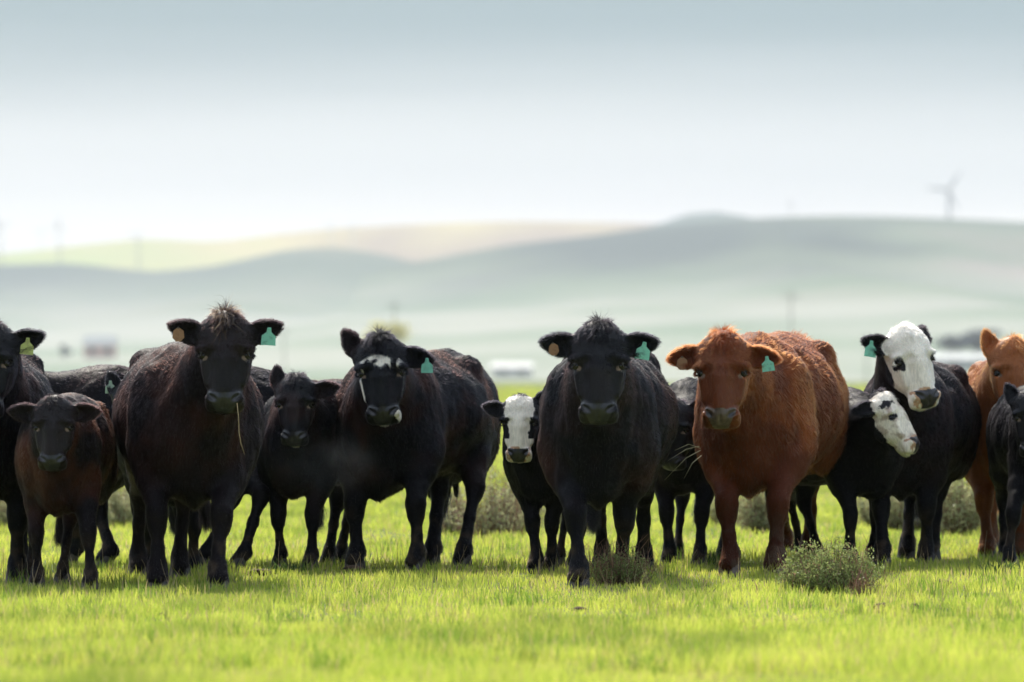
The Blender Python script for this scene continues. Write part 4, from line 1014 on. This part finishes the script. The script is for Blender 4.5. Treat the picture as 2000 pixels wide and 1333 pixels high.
# dry stalks standing in the grass
rs = np.random.RandomState(9); n = 1700
Ys = 27 + rs.rand(n) * 14; Xs = (rs.rand(n) * 2 - 1) * Ys * 0.095
keep = vnoise(np.stack([Xs, Ys, 0 * Xs], -1), 0.8) + rs.rand(n) * 0.3 > 0.55; Xs, Ys = Xs[keep], Ys[keep]; n = len(Xs)
b0 = np.stack([Xs, Ys, 0 * Xs], -1); hh = 0.06 + 0.16 * rs.rand(n) ** 2
e0 = b0 + np.stack([rs.randn(n) * 0.04, rs.randn(n) * 0.03, hh], -1); t5 = np.linspace(0, 1, 5)[None, :, None]
bow = np.stack([rs.randn(n) * 0.012, 0 * Xs, 0 * Xs], -1)[:, None] * np.sin(math.pi * t5)
V_, F_ = strips(b0[:, None] * (1 - t5) + e0[:, None] * t5 + bow, np.full(n, 0.003))
so = link_mesh('dry_stalks', V_, F_, M_TWIG, None, False)
color_attr(so, np.repeat(np.array((0.55, 0.43, 0.27))[None] * (0.4 + 0.8 * rs.rand(n, 1)), 20, axis=0))
tagit(so, 'thin straw-coloured dead stalks standing in the grass', kind='stuff')

def weed(px, py, h, seed):                           # small dark broad weed clump
    rs = np.random.RandomState(seed); p = ground(px, py); n = 60
    base = p + np.stack([rs.randn(n) * 0.05, rs.randn(n) * 0.05, 0 * rs.rand(n)], -1)
    o = blades('weed_clump', base - p, h * (0.5 + rs.rand(n)), np.full(n, 0.010), np.array((0.07, 0.12, 0.03)) * (0.7 + 0.8 * rs.rand(n, 1)), M_LEAF, None, seed=seed, lean=0.8, kind=None)
    o.location = p; return o
for k, (x, y, h, lab) in enumerate([(560, 1122, 0.07, 'dark weed clump in front of the prick-eared calf'), (1398, 1105, 0.10, 'dark weed clump left of the red-brown cow\'s hooves'),
        (1362, 1168, 0.05, 'low dark weed in the grass below the hidden-head calf'), (1960, 1122, 0.07, 'low weed in the grass at the right edge')]):
    tagit(weed(x, y, h, 60 + k), lab, 'weed', 'weed clumps in the pasture')
M_DUNG = simple('dry_dung', (0.06, 0.035, 0.02), (0.12, 0.075, 0.045), 30, 0.95, 0.6)
def clod(px, py, w, h, seed, label):
    rs = np.random.RandomState(seed); p = ground(px, py); v_, f_ = sphere((0, 0, 0), 1, 14, 8)
    v = np.array(v_); v = v * (0.7 + 0.6 * vnoise(v + seed, 2.0)[:, None]) * np.array([w / 2, w / 2.4, h])
    o = pydata('dung_pat', v, f_, M_DUNG, None, True); o.location = p + np.array([0, 0, h * 0.5]); tagit(o, label, 'dung pat', 'dung pats and clods in the grass')
clod(1722, 1192, 0.09, 0.025, 1, 'dark dung pat below the round green bush, right of it')
clod(1786, 1196, 0.05, 0.03, 2, 'small dark clod in the grass right of the dung pat')
clod(1836, 1146, 0.14, 0.03, 3, 'brown clod in the shaded grass below the white-faced cow')
clod(690, 1118, 0.12, 0.03, 4, 'brown clod between the prick-eared calf and the brow-striped cow')
clod(508, 1125, 0.16, 0.03, 5, 'brown clod right of the big black-brown cow\'s hooves')
clod(1130, 1196, 0.08, 0.02, 6, 'small brown clod in the open grass below the glossy black cow')
clod(320, 1208, 0.07, 0.02, 7, 'small brown clod in the open grass below the big cow')

# ------------------------------------------------------------------ far things
HILLS = [o for o in bpy.data.objects if o.name.startswith('hills')]
from mathutils import Vector
bpy.context.view_layer.update()
def on_land(px, py):
    o = Vector((0, 0, CZ)); t = at(px, py, 1000.0); d = (Vector(t) - o).normalized(); best = None
    for h in HILLS:
        ok, loc, *_ = h.ray_cast(o, d)
        if ok and (best is None or loc.y < best.y): best = loc
    return np.array(best) if best is not None else at(px, py, 7400.0)
M_WHITE = simple('white_painted_metal', (0.46, 0.47, 0.46), (0.40, 0.41, 0.40), 2, 0.5)
M_TOWER = simple('turbine_grey_steel', (0.20, 0.21, 0.22), (0.18, 0.19, 0.20), 1, 0.5)
M_REDROOF = simple('rust_red_roof', (0.40, 0.16, 0.11), (0.33, 0.13, 0.09), 1, 0.8)
M_WOOD = simple('weathered_pole_wood', (0.12, 0.10, 0.085), (0.16, 0.135, 0.11), 2, 0.9)
M_DARKWIN = simple('dark_window_glass', (0.03, 0.035, 0.04), (0.04, 0.045, 0.05), 2, 0.2)
def turbine(px, hub_py, base_py, rotor_px, Y, phase, label, m=M_TOWER):
    hub = at(px, hub_py, Y); base = at(px + 3, base_py, Y); R_ = rotor_px / FPX * Y
    o = bpy.data.objects.new('wind_turbine', None); COL.objects.link(o); o.location = base
    tagit(o, label, 'wind turbine', 'wind turbines on the hills')
    hb = hub - base; r = R_ * 0.05
    pydata('tower', *tube([(0, 0, -10), hb * np.array([.5, .5, .5]), hb - np.array([0, 0, r])], [r * 1.7, r * 1.3, r * 0.9], 12), m, o, True)
    pydata('nacelle', *tube([hb + np.array([0, -r * 2.2, 0]), hb + np.array([0, -r, 0.1]), hb + np.array([0, r * 3.5, 0])], [r * 0.7, r * 1.2, r * 0.9], 10), m, o, True)
    for k in range(3):
        a = math.radians(phase + 120 * k); d = np.array([math.sin(a), 0, math.cos(a)]); n_ = np.array([math.cos(a), 0, -math.sin(a)])
        c0 = hb + np.array([0, -r * 2.0, 0]); vv, ff = [], []
        for f, w in ((0.0, .035), (0.12, .040), (0.25, .075), (0.6, .045), (1.0, .014)):
            p = c0 + d * R_ * f
            for sx, sy in ((-1, 0), (0, -.3), (1, 0), (0, .3)): vv.append(p + n_ * sx * w * R_ + np.array([0, sy * w * R_, 0]))
        for i in range(4):
            for q in range(4): ff.append((i * 4 + q, i * 4 + (q + 1) % 4, i * 4 + 4 + (q + 1) % 4, i * 4 + 4 + q))
        ff += [(3, 2, 1, 0), (16, 17, 18, 19)]
        pydata('blade', vv, ff, m, o)
turbine(1852, 371, 440, 46, 7700, 35, 'large grey wind turbine on the right skyline')
turbine(1544, 398, 440, 12, 7700, 0, 'small wind turbine on the crest above the red-brown cow')
turbine(114, 440, 520, 20, 8400, 10, 'dark wind turbine at the far left skyline', M_TOWER)
turbine(268, 462, 530, 20, 8400, 50, 'wind turbine on the gold hill above the gap left of the big cow')
turbine(1, 440, 520, 22, 8400, 80, 'wind turbine cut by the left edge of the picture')
turbine(78, 450, 500, 14, 10600, 20, 'white wind turbine second from the left edge', M_WHITE)
turbine(645, 442, 485, 16, 9800, 40, 'white wind turbine on the gold hill, left one of the middle pair', M_WHITE)
turbine(688, 440, 490, 16, 9800, 70, 'white wind turbine on the gold hill, right one of the middle pair', M_WHITE)

def pole(px, top_py, Y, label):
    b = at(px, HOR, Y); b[2] = 0; h = at(px, top_py, Y)[2]; r = 0.075 * max(1, h / 12)
    o = bpy.data.objects.new('utility_pole', None); COL.objects.link(o); o.location = b; tagit(o, label, 'utility pole', 'utility poles across the valley')
    pydata('post', *tube([(0, 0, -1), (0, 0, h)], [r * 1.2, r * 0.8], 10), M_WOOD, o, True)
    pydata('crossarm', *tube([(-h * .09, 0, h * .93), (h * .09, 0, h * .93)], [r * .6, r * .6], 6), M_WOOD, o)
    for k in (-1, -.5, .5, 1): pydata('insulator', *tube([(h * .085 * k, 0, h * .93), (h * .085 * k, 0, h * .96)], [r * .35, r * .3], 6), M_TOWER, o)
pole(1545, 566, 900, 'wooden utility pole in the valley above the red-brown cow')
pole(770, 586, 900, 'wooden utility pole in the valley above the brow-striped cow')
pole(1692, 652, 900, 'wooden utility pole beside the ear of the white-faced cow')
pole(555, 640, 900, 'wooden utility pole in the valley right of the big cow\'s head')

def shed(px, base_py, w_px, h_px, label, roof, wall, name='farm_building', cat='building'):
    p = on_land(px, base_py); Y = p[1]; W, H = w_px / FPX * Y, h_px / FPX * Y; D = W * 0.6
    o = bpy.data.objects.new(name, None); COL.objects.link(o); o.location = p; tagit(o, label, cat, 'pale farm buildings across the valley')
    a, b, h1 = W / 2, D / 2, H * 0.62
    pydata('wall', [(-a, -b, -4), (a, -b, -4), (a, b, -4), (-a, b, -4), (-a, -b, h1), (a, -b, h1), (a, b, h1), (-a, b, h1), (-a, 0, H * .97), (a, 0, H * .97)],
           [(0, 1, 5, 4), (1, 2, 6, 9, 5), (2, 3, 7, 6), (3, 0, 4, 8, 7)], wall, o)
    e = W * 0.03; t = H * 0.04
    for sy in (-1, 1):
        v = [(-a - e, sy * (b + e), h1 - t), (a + e, sy * (b + e), h1 - t), (a + e, 0, H), (-a - e, 0, H)]
        v += [(x, y, z + t * 1.5) for x, y, z in v]
        pydata('roof', v, [(0, 1, 2, 3), (7, 6, 5, 4), (0, 4, 5, 1), (1, 5, 6, 2), (2, 6, 7, 3), (3, 7, 4, 0)], roof, o)
    n = max(2, int(W / 12))
    for k in range(n):
        x = -a + W * (k + .5) / n; ww, hh_ = W / n * .22, h1 * .22; z = h1 * .55
        v = [(x - ww, -b - .15, z - hh_), (x + ww, -b - .15, z - hh_), (x + ww, -b - .15, z + hh_), (x - ww, -b - .15, z + hh_)]
        v += [(q[0], -b + .1, q[2]) for q in v]
        pydata('window', v, [(0, 1, 2, 3), (0, 4, 5, 1), (1, 5, 6, 2), (2, 6, 7, 3), (3, 7, 4, 0)], M_DARKWIN, o)
shed(196, 700, 62, 42, 'white farmhouse with a reddish lower side at the left', M_WHITE, simple('pale_red_wall', (0.62, 0.40, 0.34), (0.55, 0.36, 0.32), 1, 0.8))
shed(1000, 736, 78, 26, 'low white shed beyond the calf with the white blaze', M_WHITE, M_WHITE)
shed(1886, 722, 230, 30, 'long white-roofed shed at the right beyond the white-faced cow', M_WHITE, M_WHITE)

def tree(px, base_py, w_px, h_px, label, green, seed):
    p = on_land(px, base_py); Y = p[1]; W, H = w_px / FPX * Y / 2, h_px / FPX * Y; rs = np.random.RandomState(seed)
    o = bpy.data.objects.new('tree', None); COL.objects.link(o); o.location = p; tagit(o, label, 'tree', 'far trees across the valley')
    pydata('trunk', *tube([(0, 0, -2), (0, 0, H * .35), (W * .05, 0, H * .7)], [W * .09, W * .06, W * .03], 8), M_WOOD, o, True)
    n = 900; lc = rs.randn(9, 3) * np.array([W * .45, W * .45, H * .16]) + np.array([0, 0, H * .62])
    c = lc[rs.randint(0, 9, n)] + rs.randn(n, 3) * np.array([W * .20, W * .20, H * .11]); c[:, 2] = np.clip(c[:, 2], H * .12, H)
    d = rs.randn(n, 3); d /= np.linalg.norm(d, axis=1, keepdims=True); sd = np.cross(d, rs.randn(n, 3)); sd /= np.linalg.norm(sd, axis=1, keepdims=True); L = W * 0.10
    V_ = np.stack([c - d * L, c + sd * L * .7, c + d * L, c - sd * L * .7], 1).reshape(-1, 3)
    cr_ = link_mesh('crown', V_, (np.arange(n) * 4)[:, None] + np.array([[0, 1, 2, 3]]), M_LEAF, o, False)
    color_attr(cr_, np.repeat(np.array(green) * (0.6 + 0.8 * rs.rand(n, 1)), 4, axis=0)); cr_['kind'] = 'stuff'
tree(748, 690, 85, 62, 'yellow-green tree behind the head of the brow-striped cow', (0.55, 0.50, 0.10), 1)
tree(127, 700, 26, 26, 'small dark tree left of the white farmhouse', (0.05, 0.07, 0.09), 2)
tree(1862, 694, 60, 40, 'dark tree behind the long white shed, left one', (0.035, 0.05, 0.085), 3)
tree(1905, 692, 70, 46, 'dark tree behind the long white shed, right one', (0.035, 0.05, 0.085), 4)

# ------------------------------------------------------------------ run the herd
tot = 0
if not globals().get('SKIP_COWS'):
    for c in CATTLE:
        r, n = build_cow(c); tot += n

def strand(pts_px, Y, label, col=(0.50, 0.38, 0.20), w=0.0035, name='straw'):
    P_ = [at(x, y, Y + dy) for x, y, dy in pts_px]; c0 = P_[0]; P_ = [p - c0 for p in P_]
    o = pydata(name, *tube(P_, [w * 0.5] * (len(P_) - 1) + [w * 0.2], 6), simple('dry_straw', col, None, 20, 0.8), None, True)
    o.location = c0; tagit(o, label, name, 'wisps of straw hanging from the cattle')
strand([(463, 788, 0), (466, 815, -.02), (467, 845, -.03), (471, 868, -.03), (478, 888, -.02)], 31.62, 'long straw hanging from the mouth of the big black-brown cow')
for a_, b_, c_, lb in [((1368, 880), (1340, 895), (1298, 938), 'longest pale hay wisp drooping left from the red-brown cow\'s chest'), ((1366, 872), (1340, 878), (1305, 900), 'pale hay wisp reaching almost level left of the red-brown cow'),
    ((1370, 890), (1352, 905), (1336, 935), 'short steep hay wisp, lowest of those left of the red-brown cow'), ((1368, 876), (1345, 868), (1318, 880), 'topmost arched hay wisp left of the red-brown cow')]:
    strand([(*a_, 0), (*b_, -.05), (*c_, -.08)], 34.6, lb, (0.42, 0.40, 0.26), 0.003)

def mist(px, py, Y, w, h, label, dens, seed):
    p = at(px, py, Y); m, t, o = mat('breath_mist')
    v = N(t, 'ShaderNodeVolumePrincipled'); v.inputs['Color'].default_value = (0.9, 0.94, 1, 1); v.inputs['Anisotropy'].default_value = 0.3
    co = N(t, 'ShaderNodeTexCoord'); n = N(t, 'ShaderNodeTexNoise'); n.inputs['Scale'].default_value = 2.2; n.inputs['Detail'].default_value = 3
    ln = N(t, 'ShaderNodeVectorMath', operation='LENGTH'); t.links.new(co.outputs['Object'], ln.inputs[0]); t.links.new(co.outputs['Object'], n.inputs['Vector'])
    f = N(t, 'ShaderNodeMapRange', interpolation_type='SMOOTHSTEP'); f.inputs['From Min'].default_value = 0.95; f.inputs['From Max'].default_value = 0.1; f.inputs['To Max'].default_value = 1.0; f.inputs['To Min'].default_value = 0.0
    t.links.new(ln.outputs['Value'], f.inputs['Value'])
    g = N(t, 'ShaderNodeMapRange'); g.inputs['From Min'].default_value = 0.35; g.inputs['From Max'].default_value = 0.7; t.links.new(n.outputs['Fac'], g.inputs['Value'])
    m1 = N(t, 'ShaderNodeMath', operation='MULTIPLY'); t.links.new(f.outputs[0], m1.inputs[0]); t.links.new(g.outputs[0], m1.inputs[1])
    m2 = N(t, 'ShaderNodeMath', operation='MULTIPLY'); m2.inputs[1].default_value = dens; t.links.new(m1.outputs[0], m2.inputs[0]); t.links.new(m2.outputs[0], v.inputs['Density'])
    t.links.new(v.outputs[0], o.inputs['Volume'])
    v_, f_ = sphere((0, 0, 0), 1, 20, 12); ob = pydata('breath_mist', v_, f_, m, None, True); ob.location = p; ob.scale = (w, 0.22, h)
    tagit(ob, label, kind='stuff')
mist(640, 905, 35.0, 0.42, 0.26, 'faint breath mist drifting in front of the prick-eared calf', 0.30, 1)
print('cattle triangles', tot)
